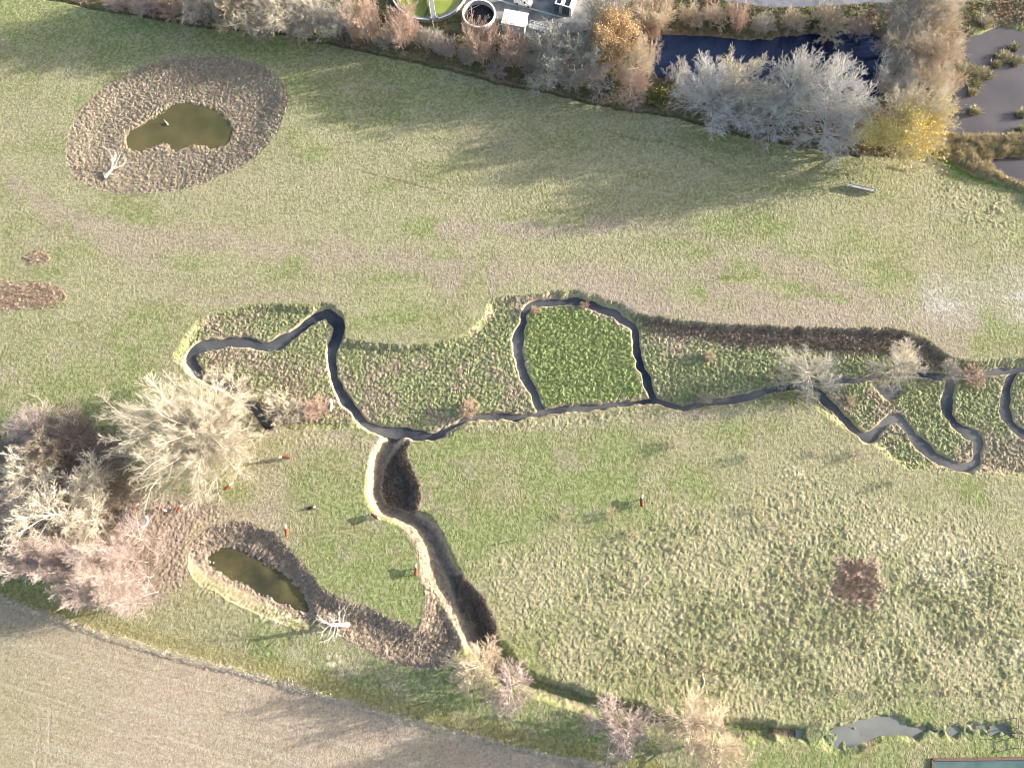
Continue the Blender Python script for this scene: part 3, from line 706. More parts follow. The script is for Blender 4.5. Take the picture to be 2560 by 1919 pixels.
# ------------------------------------------------------------------ trees
def tube_arrays(segs, n):
    P0 = np.array([s[0] for s in segs]); P1 = np.array([s[1] for s in segs])
    R0 = np.array([s[2] for s in segs]); R1 = np.array([s[3] for s in segs])
    D = P1 - P0; D /= np.linalg.norm(D, axis=1, keepdims=True) + 1e-9
    ref = np.where(np.abs(D[:, 2:3]) < 0.9, np.array([[0, 0, 1.0]]), np.array([[1.0, 0, 0]]))
    U = np.cross(D, ref); U /= np.linalg.norm(U, axis=1, keepdims=True) + 1e-9
    W = np.cross(D, U)
    m = len(segs)
    v = np.empty((m, 2*n, 3))
    for i in range(n):
        a = 2*math.pi*i/n
        o = U*math.cos(a) + W*math.sin(a)
        v[:, i] = P0 + o*R0[:, None]; v[:, n+i] = P1 + o*R1[:, None]
    base = (np.arange(m) * 2*n)[:, None]
    f = np.concatenate([base + np.array([[i, (i+1) % n, n+(i+1) % n, n+i]]) for i in range(n)])
    return v.reshape(-1, 3), f

def grow(out, p, d, L, r, lvl, sp, rg):
    n = sp['nseg'][lvl]; seg = L / n
    last = lvl == sp['levels'] - 1
    r_end = r * (0.35 if last else sp.get('taper', 0.45))
    wig, trop = sp['wig'][lvl], sp['trop'][lvl]
    pts = [(p, d, r)]
    for i in range(n):
        d = Vector((d.x + rg.gauss(0, wig), d.y + rg.gauss(0, wig), d.z + rg.gauss(0, wig) + trop)).normalized()
        q = p + d * seg
        r0, r1 = r + (r_end - r) * i / n, r + (r_end - r) * (i+1) / n
        out[lvl].append((tuple(p), tuple(q), r0, r1))
        p = q; pts.append((p, d, r1))
    if last: return
    nc = sp['nchild'][lvl]; a0 = sp['start'][lvl]
    ph = rg.uniform(0, 6.28)
    for c in range(nc):
        t = a0 + (1 - a0) * (c + rg.uniform(0.1, 0.9)) / nc
        k = min(int(t * n), n - 1); f = t * n - k
        pp = pts[k][0].lerp(pts[k+1][0], f); dd = pts[k+1][1]; rr = pts[k][2] + (pts[k+1][2] - pts[k][2]) * f
        u = dd.orthogonal().normalized(); v = dd.cross(u)
        ph += 2.4 + rg.gauss(0, 0.35)
        ang = sp['ang'][lvl] * rg.uniform(0.75, 1.25) * (1.28 - 0.75 * (t - a0) / (1 - a0) if lvl == 0 and sp.get('round') else 1.0)
        nd = dd * math.cos(ang) + (u * math.cos(ph) + v * math.sin(ph)) * math.sin(ang)
        cl = L * sp['ratio'][lvl] * (1 - sp.get('tipshort', 0.45) * (t - a0) / max(1e-3, 1 - a0)) * rg.uniform(0.8, 1.2)
        cr = max(min(rr * 0.75, r * sp['rr'][lvl]), sp['rmin'])
        grow(out, pp, nd.normalized(), cl, cr, lvl + 1, sp, rg)

def tree_meshes(name, sp, seed):
    rg = random.Random(seed)
    out = [[] for _ in range(sp['levels'])]
    for s in range(sp.get('stems', 1)):
        a = 2*math.pi*s/max(1, sp.get('stems', 1)) + rg.uniform(-.4, .4)
        sprd = sp.get('stem_spread', 0.0) * rg.uniform(0.4, 1.15)
        d = Vector((math.cos(a)*sprd, math.sin(a)*sprd, 1)) + Vector(sp.get('lean', (0, 0, 0)))
        off = sp.get('stem_off', 0.0)
        p = Vector((math.cos(a)*off*rg.random(), math.sin(a)*off*rg.random(), -0.25))
        grow(out, p, d.normalized(), sp['L'] * rg.uniform(0.85, 1.1), sp['r'], 0, sp, rg)
    tw = sp.get('trunk_levels', 2)
    tr = [s for l in range(tw) for s in out[l]]
    cr = [s for l in range(tw, sp['levels']) for s in out[l]]
    v, f = tube_arrays(tr, 5); m1 = np_mesh(name + "_trunk", v, f, smooth=True)
    v, f = tube_arrays(cr, 3); m2 = np_mesh(name + "_crown", v, f)
    tips = [s[1] for s in out[-1]]
    return m1, m2, tips

def leaf_mesh(name, tips, n, size, spread, seed, keep=None):
    rg = np.random.default_rng(seed)
    tp = np.array(tips)
    if keep is not None: tp = tp[keep(tp)]
    c = tp[rg.integers(0, len(tp), n)] + rg.normal(0, spread, (n, 3))
    u = rg.normal(0, 1, (n, 3)); u /= np.linalg.norm(u, axis=1, keepdims=True)
    r = rg.normal(0, 1, (n, 3)); v = np.cross(u, r); v /= np.linalg.norm(v, axis=1, keepdims=True)
    s = size * rg.uniform(0.6, 1.3, (n, 1))
    q = np.stack([c - u*s, c - v*s*0.6, c + u*s, c + v*s*0.6], 1)
    return np_mesh(name, q.reshape(-1, 3), np.arange(n*4).reshape(-1, 4))

SP = {
 'giant': dict(levels=5, L=5.0, r=0.80, stems=1, lean=(-0.62, 0.42, 0), nseg=[4, 8, 6, 4, 2], wig=[.05, .09, .14, .17, .2], trop=[0, -.012, .0, .01, .02],
               nchild=[13, 14, 12, 8], start=[.5, .14, .12, .1], ang=[1.18, .66, .66, .62], ratio=[3.1, .36, .44, .52], rr=[.42, .34, .36, .4], rmin=.015, trunk_levels=3, taper=.5, tipshort=.25),
 'fan': dict(levels=4, L=7.5, r=0.085, stems=15, stem_spread=0.34, stem_off=1.0, nseg=[6, 4, 3, 2], wig=[.05, .09, .1, .12], trop=[.03, .06, .06, .08],
             nchild=[12, 7, 5], start=[.10, .15, .15], ang=[.5, .48, .45], ratio=[.40, .5, .55], rr=[.45, .5, .5], rmin=.018, trunk_levels=1),
 'dome': dict(levels=5, L=7.0, r=0.26, stems=1, round=True, nseg=[6, 6, 4, 3, 2], wig=[.05, .1, .14, .17, .2], trop=[0, .012, .015, .02, .03],
              nchild=[18, 9, 7, 6], start=[.25, .2, .15, .12], ang=[1.08, .74, .70, .64], ratio=[.80, .50, .52, .56], rr=[.42, .42, .42, .45], rmin=.019, trunk_levels=2, tipshort=.30),
 'open': dict(levels=5, L=5.5, r=0.20, stems=3, stem_spread=.30, stem_off=.5, nseg=[5, 5, 4, 3, 2], wig=[.07, .12, .14, .16, .2], trop=[.02, .05, .04, .04, .04],
              nchild=[8, 8, 7, 5], start=[.2, .18, .15, .15], ang=[.75, .7, .65, .6], ratio=[.78, .52, .52, .55], rr=[.45, .4, .42, .45], rmin=.019, trunk_levels=2, tipshort=.25),
 'column': dict(levels=4, L=15.0, r=0.065, stems=1, nseg=[9, 4, 3, 2], wig=[.03, .08, .1, .12], trop=[.01, .08, .07, .06],
                nchild=[44, 9, 6], start=[.10, .12, .15], ang=[.52, .5, .48], ratio=[.20, .48, .55], rr=[.36, .45, .5], rmin=.014, trunk_levels=1, tipshort=.5),
 'bush': dict(levels=4, L=1.9, r=0.04, stems=12, stem_spread=0.8, stem_off=.3, nseg=[4, 3, 3, 2], wig=[.1, .14, .16, .2], trop=[.02, .04, .03, .04],
              nchild=[8, 6, 5], start=[.12, .15, .15], ang=[.65, .6, .6], ratio=[.55, .52, .55], rr=[.55, .6, .6], rmin=.013, trunk_levels=1),
 'scrub': dict(levels=4, L=1.9, r=0.03, stems=9, stem_spread=0.8, stem_off=.3, nseg=[4, 3, 3, 2], wig=[.12, .16, .18, .2], trop=[.02, .04, .03, .04],
              nchild=[5, 4, 3], start=[.12, .15, .15], ang=[.65, .6, .6], ratio=[.55, .52, .55], rr=[.55, .6, .6], rmin=.011, trunk_levels=1),
 'leafy': dict(levels=5, L=6.5, r=0.34, stems=1, nseg=[5, 5, 4, 3, 2], wig=[.05, .1, .14, .18, .2], trop=[0, .04, .03, .03, .03],
               nchild=[14, 9, 7, 4], start=[.28, .18, .15, .15], ang=[.9, .7, .65, .6], ratio=[.85, .5, .5, .5], rr=[.45, .4, .45, .45], rmin=.022, trunk_levels=2, tipshort=.2),
}
PROTO = {}
def proto(kind, v):
    key = (kind, v)
    if key not in PROTO:
        m1, m2, tips = tree_meshes(f"{kind}{v}", SP[kind], 100 + v * 7 + len(kind))
        tp = np.array(tips)
        c = np.median(tp[:, :2], 0)
        wdt = 2 * np.percentile(np.linalg.norm(tp[:, :2] - c, axis=1), 82)
        PROTO[key] = (m1, m2, tips, wdt, np.percentile(tp[:, 2], 98), c)
    return PROTO[key]

rt = random.Random(5)
def put(name, me, mat, parent, smooth=False):
    o = bpy.data.objects.new(name, me); COL.objects.link(o); o.parent = parent
    if len(me.materials) == 0: me.materials.append(mat)
    o.material_slots[0].link = 'OBJECT'; o.material_slots[0].material = mat
    return o
def tree(name, cat, label, px, py, wpx, ht, kind, var, mat, trunk_mat=None, group=None, leaves=None, base=False, rz=None):
    """tree of height ht (m) whose crown is seen centred at photo pixel px, py and wpx photo pixels wide"""
    zc = 0.0 if base else ht * (0.5 if kind in ('fan', 'bush', 'scrub') else 0.6)
    g = P(px, py, zc)
    wm = (P(px + wpx / 2, py, zc) - P(px - wpx / 2, py, zc)).length
    m1, m2, tips, wp, hp, cen = proto(kind, var)
    sx, sz = wm / wp, ht / hp
    a = rt.uniform(0, 6.28) if rz is None else rz
    if not base:
        g = g - Vector((cen[0]*math.cos(a) - cen[1]*math.sin(a), cen[0]*math.sin(a) + cen[1]*math.cos(a), 0)) * sx
    root = empty(name, on_ground(g), a, label, cat, group)
    root.scale = (sx, sx, sz)
    put("trunk", m1, M[trunk_mat or mat], root)
    put("crown", m2, M[mat], root)
    if leaves:
        lm = leaf_mesh("leaves", tips, leaves[1], leaves[2] / sx, leaves[3], var + 3, leaves[4] if len(leaves) > 4 else None)
        link("leaves", lm, M[leaves[0]], root)
    return root

# the giant ash by the stream
gi = P(566, 1126)
giant = empty("bare_tree", on_ground(gi), 0.0, "huge spreading bare tree with pale cream limbs beside the western stream bend", "tree")
def giant_meshes():
    rg = random.Random(77); sp = SP['giant']; out = [[] for _ in range(5)]
    p, d, r = Vector((0, 0, -.3)), Vector((-.62, .55, 1)).normalized(), .78
    for k in range(5):
        q = p + d * 1.35; out[0].append((tuple(p), tuple(q), r, r * .93)); p, r = q, r * .93
        d = (d + Vector((rg.gauss(0, .05), rg.gauss(0, .05), .06))).normalized()
    fork = p
    for nl, e0, lf in ((13, 5, 1.0), (11, 20, .96), (9, 38, .86), (6, 58, .74)):
        for k in range(nl):
            az = 2 * math.pi * (k + rg.uniform(-.22, .22)) / nl + e0
            el = R(e0 + rg.uniform(-4, 6))
            ex, ey = math.cos(az), math.sin(az)
            reach = 1 / math.sqrt((ex / (16.0 if ex < 0 else 10.5)) ** 2 + (ey / (11.0 if ey > 0 else 12.5)) ** 2)
            L = reach * lf * rg.uniform(.94, 1.08)
            st = out[0][rg.choice((3, 3, 4, 4))][1]
            grow(out, Vector(st), Vector((ex * math.cos(el), ey * math.cos(el), math.sin(el) + .12)).normalized(), L, rg.uniform(.10, .19), 1, sp, rg)
    tr = [x for l in range(3) for x in out[l]]; cr = [x for l in range(3, 5) for x in out[l]]
    v, f = tube_arrays(tr, 5); m1 = np_mesh("giant_trunk", v, f, smooth=True)
    v, f = tube_arrays(cr, 3); m2 = np_mesh("giant_crown", v, f)
    return m1, m2
m1, m2 = giant_meshes()
put("trunk", m1, M['bark_pale'], giant); put("crown", m2, M['bark_pale'], giant)

NB = "northern tree belt"
BT, WB = ("bare_tree", "tree"), ("willow_bush", "bush")
def T_(k, *a, **kw): return tree(k[0], k[1], *a, **kw)
T_(BT, "wide pale willow at the left end of the northern tree belt", 690, 25, 150, 11, 'dome', 1, 'bark_pale', group=NB)
T_(BT, "thin grey tree with one leaning pale stem left of the pink bushes", 835, 52, 100, 9, 'open', 1, 'bark_grey', 'bark_pale', group=NB)
T_(BT, "grey brown tree right of the wide pale willow", 765, 30, 100, 9, 'open', 2, 'bark_grey', group=NB)
T_(BT, "tan tree in front of the willow at the top left", 600, 8, 120, 11, 'open', 1, 'bark_tan', 'bark_pale', group=NB)
T_(WB, "pink tan fan shaped willow nearest the half seen tank rim", 912, 55, 80, 10.5, 'fan', 1, 'bark_pink', group=NB)
T_(WB, "pink tan fan shaped willow against the left edge of the green tank", 1005, 72, 82, 10.5, 'fan', 2, 'bark_pink', group=NB)
T_(WB, "pink tan fan shaped willow in front of the small dark tank", 1197, 106, 84, 11.5, 'fan', 1, 'bark_pink', group=NB)
T_(WB, "pink tan fan shaped willow below the white cabin", 1283, 125, 76, 10, 'fan', 2, 'bark_pink', group=NB)
T_(WB, "low grey bush under the green tank bridge end", 1080, 100, 50, 5, 'bush', 1, 'bark_grey', group=NB)
T_(WB, "low mauve bush between the green tank and the small tank", 1115, 120, 52, 5, 'bush', 2, 'bark_mauve', group=NB)
T_(WB, "small grey bush right of the second pink willow", 1052, 90, 42, 4, 'bush', 2, 'bark_grey', group=NB)
T_(WB, "brownish low bush at the foot of the small tank willow", 1165, 140, 44, 4, 'bush', 1, 'bark_grey', group=NB)
T_(BT, "tall grey tree below the white ramp railings", 1385, 118, 105, 12, 'open', 2, 'bark_grey', group=NB)
T_(BT, "grey tree at the meadow edge below the ramp tree", 1375, 178, 110, 8, 'dome', 1, 'bark_grey', 'bark_tan', group=NB)
T_(BT, "grey brown tree left of the orange tree", 1462, 130, 100, 12, 'open', 3, 'bark_grey', group=NB)
T_(BT, "grey tree under the orange tree at the meadow edge", 1488, 188, 95, 8, 'dome', 2, 'bark_mauve', group=NB)
tree("autumn_tree", "tree", "round tree still holding orange brown leaves beside the yard road", 1537, 98, 105, 14, 'leafy', 1, 'bark_tan', group=NB, leaves=('leaf_orange', 13000, 0.15, 0.4))
T_(BT, "grey twiggy tree rising behind the orange tree", 1515, 42, 100, 15, 'fan', 2, 'bark_grey', group=NB)
T_(BT, "dense tan tree at the left end of the deep blue pond", 1598, 150, 92, 14, 'dome', 2, 'bark_tan', group=NB)
T_(BT, "pinkish tree at the meadow edge right of the ivy bush", 1582, 208, 85, 8, 'dome', 1, 'bark_pink', group=NB)
T_(BT, "pale many stemmed tree above the left corner of the deep blue pond", 1640, 28, 100, 9, 'fan', 1, 'bark_tan', group=NB)
T_(WB, "reddish twiggy bush at the corner of the deep blue pond", 1625, 72, 60, 5, 'bush', 1, 'bark_pink', group=NB)
T_(WB, "round grey bush standing alone at the pond's lower left edge", 1700, 175, 58, 5, 'bush', 2, 'bark_silver', group=NB)
DG = "silvery trees along the deep pond"
T_(BT, "silvery dome tree at the left of the pond side group", 1768, 208, 130, 13, 'dome', 1, 'bark_silver', group=DG)
T_(BT, "yellowish topped silvery tree second in the pond side group", 1852, 205, 135, 13.5, 'dome', 2, 'bark_pale', group=DG)
T_(BT, "lower silvery tree on the meadow side of the left pond group", 1785, 262, 150, 8, 'dome', 3, 'bark_silver', group=DG)
T_(BT, "pale lower tree between the two left hand pond trees", 1860, 262, 120, 8, 'dome', 2, 'bark_silver', group=DG)
T_(BT, "small silvery tree filling the gap between the two pond groups", 1940, 275, 125, 9, 'dome', 1, 'bark_silver', group=DG)
T_(BT, "silvery tree with a thin pale top sticking up over the pond", 2000, 208, 110, 17, 'open', 2, 'bark_silver', group=DG)
T_(BT, "largest silvery dome tree at the right of the pond side group", 2092, 238, 165, 17, 'dome', 3, 'bark_silver', group=DG)
T_(BT, "silvery tree on the meadow side of the right pond group", 2065, 308, 165, 9, 'dome', 2, 'bark_silver', group=DG)
T_(BT, "grey tree between the pond group and the yellow tree", 2150, 292, 95, 8, 'dome', 1, 'bark_grey', group=DG)
tree("yellow_tree", "tree", "big tree with thin yellow leaves at the corner of the pond and meadow", 2258, 314, 165, 16, 'leafy', 2, 'bark_pale', group=None, leaves=('leaf_yellow', 10000, 0.17, 0.5, lambda t: t[:, 0] < 1.2))
T_(BT, "pale bare tree behind the yellow tree beside the grey lake", 2314, 288, 135, 18, 'dome', 1, 'bark_pale')
CG = "belt of bare trees between the two waters"
for px, py, wpx, ht, kd, vr, mt, lb in [
    (2240, 195, 95, 9, 'fan', 1, 'bark_silver', "grey green fan tree leaning over the right end of the deep pond"),
    (2325, 205, 110, 11, 'dome', 2, 'bark_tan', "brownish tree just above the pale tree by the grey lake"),
    (2295, 130, 115, 11, 'open', 2, 'bark_tan', "tan tree in the middle of the belt between the two waters"),
    (2365, 140, 100, 11, 'dome', 1, 'bark_tan', "tree on the lake side in the middle of the belt"),
    (2275, 75, 110, 12, 'dome', 2, 'bark_grey', "grey tree on the pond side at the upper end of the belt"),
    (2350, 65, 115, 12, 'dome', 1, 'bark_tan', "tan tree on the lake side at the upper end of the belt"),
    (2330, 5, 120, 13, 'open', 3, 'bark_pale', "pale tree at the top of the belt beside the road"),
    (2260, 10, 110, 12, 'open', 1, 'bark_grey', "grey tree at the top of the belt nearest the road"),
    (2385, 205, 60, 5, 'bush', 1, 'bark_tan', "straw brown bush at the lake shore below the belt")]:
    T_(BT, lb, px, py, wpx, ht, kd, vr, mt, group=CG)
BG = "bushes on the bank above the deep pond"
for px, py, wpx, ht, vr, mt, lb in [
    (1730, 42, 60, 4, 1, 'bark_tan', "tan bush at the left of the bank above the deep pond"),
    (1790, 36, 65, 4.5, 2, 'bark_tan', "second tan bush from the left above the deep pond"),
    (1845, 42, 60, 6, 1, 'bark_pink', "pinkish upright bush above the middle of the deep pond"),
    (1905, 60, 55, 4, 2, 'bark_grey', "grey bush hanging over the deep pond's upper edge"),
    (1985, 48, 60, 4, 1, 'bark_tan', "brown bush right of the middle above the deep pond"),
    (2080, 52, 90, 6, 2, 'bark_tan', "pale wide bush mirrored at the upper edge of the deep pond"),
    (2150, 60, 55, 4, 1, 'bark_mauve', "mauve bush above the right end of the deep pond")]:
    tree("bank_bush", "bush", lb, px, py, wpx, ht, 'bush', vr, mt, group=BG)
TL = "thicket at the top left"
for i, (px, py, wpx, ht, vr, mt, lb) in enumerate([
    (300, 2, 60, 4, 1, 'bark_mauve', "leftmost mauve bush of the thicket at the top edge"),
    (360, 8, 75, 5, 2, 'bark_mauve', "second mauve bush of the thicket at the top edge"),
    (425, 12, 75, 5, 1, 'bark_pink', "pinkish bush in the middle of the top edge thicket"),
    (485, 18, 70, 5, 2, 'bark_pink', "brown bush beside the leaning white stem in the thicket"),
    (540, 35, 55, 4, 1, 'bark_dark', "dark bush at the right end of the top edge thicket"),
    (645, 62, 60, 4, 2, 'bark_mauve', "mauve bush under the wide pale willow"),
    (740, 70, 65, 4, 1, 'bark_mauve', "mauve bush below the grey tree right of the willow"),
    (860, 85, 60, 4, 2, 'bark_dark', "dark bush below the first pink willow"),
    (1240, 165, 60, 4, 1, 'bark_mauve', "mauve bush under the willow of the small tank"),
    (1330, 165, 60, 4, 2, 'bark_mauve', "mauve bush below the cabin willow"),
    (1430, 195, 60, 4, 1, 'bark_grey', "grey bush on the meadow edge left of the ivy bush"),
    (960, 95, 50, 4, 1, 'bark_grey', "grey bush between the two left pink willows")]):
    tree("thicket_bush", "bush", lb, px, py, wpx, ht, 'bush', vr, mt, group=TL if i < 5 else NB)

for px, ht, wpx, kd, vr, mt, lb in ((470, 15, 130, 'dome', 1, 'bark_grey', "tall grey tree cut by the top edge above the mauve thicket"), (590, 16, 140, 'dome', 3, 'bark_pale', "tall pale tree cut by the top edge left of the wide willow"),
                                (735, 15, 130, 'dome', 2, 'bark_grey', "tall tree cut by the top edge right of the wide willow")):
    T_(BT, lb, px, -45, wpx, ht, kd, vr, mt, group=NB)

# western copse
WC = "western copse"
T_(BT, "leaning green grey willow with a stump at its foot in the western copse", 62, 1185, 125, 10, 'open', 1, 'bark_pale', 'bark_white', group=WC)
T_(BT, "dense dark tree in the shade of the giant tree", 165, 1095, 165, 8, 'dome', 1, 'bark_dark', group=WC)  # dark bark carries the shade cast by the giant tree
T_(BT, "dark mauve tree at the upper edge of the western copse", 80, 1075, 130, 7, 'dome', 2, 'bark_mauve', group=WC)
T_(BT, "thin pale sapling tree at the top of the western copse", 110, 1135, 80, 9, 'open', 3, 'bark_tan', group=WC)
T_(BT, "small pale tree with forked branches left of the cattle feeder", 212, 1208, 100, 9, 'open', 2, 'bark_pale', 'bark_white', group=WC)
T_(BT, "wide yellowish tree with bright limbs in the middle of the copse", 125, 1285, 200, 13, 'dome', 2, 'bark_pale', 'bark_white', group=WC)
T_(BT, "second yellowish tree next to the cattle feeder", 205, 1310, 130, 10, 'open', 1, 'bark_pale', 'bark_white', group=WC)
T_(BT, "pinkish tree below the cattle feeder", 325, 1345, 120, 8, 'dome', 3, 'bark_mauve', 'bark_pale', group=WC)
T_(BT, "grey tree at the left picture edge of the western copse", 15, 1275, 110, 9, 'dome', 1, 'bark_mauve', group=WC)
cols = [(395, 1478), (372, 1505), (345, 1490), (385, 1440), (352, 1455), (318, 1480), (368, 1405), (325, 1430), (292, 1465), (335, 1390), (298, 1415), (265, 1440), (262, 1400), (232, 1425), (225, 1385), (195, 1405), (185, 1370), (355, 1370), (160, 1405), (128, 1397), (150, 1378), (112, 1384), (192, 1428), (238, 1452), (278, 1480)]
clab = ["nearest the bare pond bank", "at the southern corner", "behind the corner stem", "on the eastern side above the corner", "second from the eastern side", "in the southern row",
        "on the eastern edge below the pinkish tree", "in the centre of the stand", "in the southern row left of centre", "at the inner northern side", "left of the stand's centre", "in the southern row further left",
        "in the western half", "at the south western side", "in the upper western half", "near the western tip", "at the north western corner", "at the north eastern corner", "second from the western tip", "third from the western tip", "on the northern side near the western tip", "at the very western tip", "low on the south western side", "in the southern row between centre and west", "left of the corner stems"]
for i, ((px, py), lb) in enumerate(zip(cols, clab)):
    tree("young_poplar", "tree", "slender pinkish poplar of the dense stand, " + lb, px, py, rt.uniform(46, 60), rt.uniform(13.5, 17.5), 'column', 1 + i % 3, 'bark_poplar' if i % 3 else 'bark_mauve', 'bark_poplar', group="dense stand of young poplars", base=True)

# southern trees along the ditch
SG = "trees along the southern ditch"
T_(BT, "straw coloured tree at the end of the dry ditch", 1190, 1672, 125, 11, 'dome', 1, 'bark_tan', 'bark_pale', group=SG)
T_(BT, "greyish mauve tree touching the straw coloured ditch end tree", 1275, 1730, 120, 10.5, 'dome', 2, 'bark_mauve', group=SG)
T_(BT, "round pinkish mauve tree alone on the southern ditch", 1552, 1815, 150, 12, 'dome', 3, 'bark_mauve', 'bark_pink', group=SG)
T_(BT, "pale wide tree at the bottom edge of the picture", 1722, 1815, 150, 12, 'dome', 2, 'bark_tan', 'bark_pale', group=SG)
T_(BT, "second pale tree at the bottom edge right of the wide one", 1790, 1878, 165, 12, 'dome', 1, 'bark_tan', 'bark_pale', group=SG)
# trees and bushes along the stream
T_(BT, "grey green willow where the stream splits towards the zigzag", 2030, 930, 140, 8, 'dome', 2, 'bark_grey', 'bark_pale', rz=1.0)
T_(BT, "yellow grey willow over the small stream pool", 2258, 908, 115, 7.5, 'dome', 1, 'bark_pale', 'bark_grey')
SB = ("stream_bush", "bush")
T_(SB, "pale round willow bush right of the giant tree", 702, 1018, 100, 5, 'bush', 1, 'bark_pale')
T_(SB, "pinkish bush next to the pale log by the stream", 782, 1018, 62, 4, 'bush', 2, 'bark_pink')
T_(SB, "mauve pink bush at the narrow stream below the long sedge bed", 1168, 1020, 48, 3.2, 'bush', 1, 'bark_pink')
T_(SB, "small thin bush on the stream south of the loop corner", 1768, 992, 34, 2.4, 'bush', 2, 'bark_grey')
T_(SB, "reddish bush on the stream at the far right", 2448, 928, 66, 2.8, 'bush', 1, 'bark_pink')
T_(SB, "grey bush where the eastern stream arm starts", 2385, 918, 50, 2.6, 'bush', 2, 'bark_grey')
T_(SB, "small dry bush in the sedge right of the square loop", 1778, 886, 28, 2, 'bush', 1, 'bark_tan')
T_(SB, "thin pale bush on top of the square loop", 1462, 755, 22, 1.8, 'bush', 2, 'bark_pink')
T_(SB, "small pinkish bush in the upper left corner of the square loop", 1338, 770, 22, 1.5, 'bush', 1, 'bark_pink')
T_(SB, "small tan bush in the sedge left of the zigzag stream", 2135, 998, 26, 1.5, 'bush', 1, 'bark_tan')
PB = "small bushes on the eastern pasture"
for px, py, wpx, ht, vr, mt, lb in [
    (1690, 1108, 36, 2.2, 1, 'bark_mauve', "pinkish bush on the pasture below the straight stream"),
    (1880, 1142, 30, 2.2, 2, 'bark_pale', "pale bush with a dark shadow in the upper pasture"),
    (2148, 1130, 34, 2.2, 1, 'bark_mauve', "pinkish bush at the pasture edge left of the zigzag stream"),
    (2045, 1130, 22, 1.4, 2, 'bark_tan', "small tan bush left of the pinkish one by the zigzag"),
    (2245, 1205, 26, 2.2, 1, 'bark_pale', "pale sapling bush below the zigzag stream"),
    (1530, 1288, 36, 2.0, 2, 'bark_pink', "pink bush at the end of the lone cow's shadow"),
    (1582, 1332, 30, 1.8, 1, 'bark_tan', "tan bush below the lone pasture cow"),
    (1408, 1290, 20, 1.2, 2, 'bark_pink', "small bush furthest left on the eastern pasture"),
    (1895, 1272, 30, 1.8, 1, 'bark_tan', "tan bush right of the lone pasture cow"),
    (1930, 1318, 30, 1.8, 2, 'bark_mauve', "mauve bush above the reddish weed patch"),
    (1768, 1668, 24, 1.6, 1, 'bark_tan', "small bush next to the pale fallen branch"),
    (2010, 1272, 16, 1.0, 2, 'bark_mauve', "tiny bush in the middle of the eastern pasture"),
    (2100, 1725, 24, 1.1, 1, 'bark_mauve', "small brown bush in the southern pasture near the trail"),
    (2175, 1738, 24, 1.1, 2, 'bark_mauve', "small brown bush left of where the trail bends"),
    (2045, 1812, 26, 1.5, 1, 'bark_dark', "dark bush at the left edge of the grey ditch pool"),
    (2178, 1866, 32, 1.6, 2, 'bark_pink', "reddish bush at the lower edge of the grey ditch pool")]:
    tree("pasture_bush", "bush", lb, px, py, wpx, ht, 'scrub', vr, mt, group=PB)

def evergreen(name, label, px, py, zc, rx, ry, rz_, mat, n=1600, size=0.22, group=None, seed=1):
    g = P(px, py, zc)
    rg = np.random.default_rng(seed)
    d = rg.normal(0, 1, (n, 3)); d /= np.linalg.norm(d, axis=1, keepdims=True)
    lob = 1 + 0.22 * np.sin(d[:, 0:1] * 5 + seed) * np.cos(d[:, 1:2] * 4) + 0.15 * np.sin(d[:, 2:3] * 7)
    c = d * lob * rg.uniform(0.55, 1.0, (n, 1)) ** 0.5 * np.array([[rx, ry, rz_]]) + np.array([[0, 0, rz_ * 0.8]])
    c[:, 2] = np.abs(c[:, 2])
    m = leaf_mesh(name, c, n * 2, size, 0.12, seed)
    root = empty(name, on_ground(g), 0, label, "bush", group)
    link("foliage", m, M[mat], root)
    st = MB()
    for k in range(5):
        a = k * 1.26
        st.tube((0, 0, -0.2), (math.cos(a)*rx*.5, math.sin(a)*ry*.5, rz_*1.1), 0.06, 0.02, 5)
    st.build("stem", M['bark_dark'], root)
    return root
evergreen("ivy_bush", "bright green ivy bush at the meadow edge below the orange tree", 1518, 212, 1.8, 1.1, 1.4, 2.2, 'leaf_green', group=None, seed=2)
evergreen("bramble_bush", "olive green bramble mound left of the silvery pond trees", 1640, 242, 0.9, 2.6, 2.0, 1.3, 'leaf_olive', 2600, seed=3)
evergreen("bramble_bush", "small yellow green bush left of the small tank willow", 1145, 103, 1.2, 1.0, 0.9, 1.3, 'leaf_olive', 900, seed=4)
evergreen("ivy_bush", "dark green bush right of the small tank willow", 1240, 130, 1.0, 0.8, 0.9, 1.3, 'leaf_green', 900, seed=5)
evergreen("ivy_bush", "dark green bush between the thicket and the pale willow", 505, 6, 1.5, 1.3, 1.0, 1.8, 'leaf_green', 900, seed=6)
evergreen("bramble_bush", "dark green bramble on the bank above the deep pond", 1815, 55, 0.9, 1.2, 0.9, 1.1, 'leaf_green', 900, seed=7)
evergreen("bramble_bush", "green bramble on the bank left of the mirrored bush", 2040, 60, 0.9, 1.0, 0.8, 1.1, 'leaf_green', 900, seed=8)

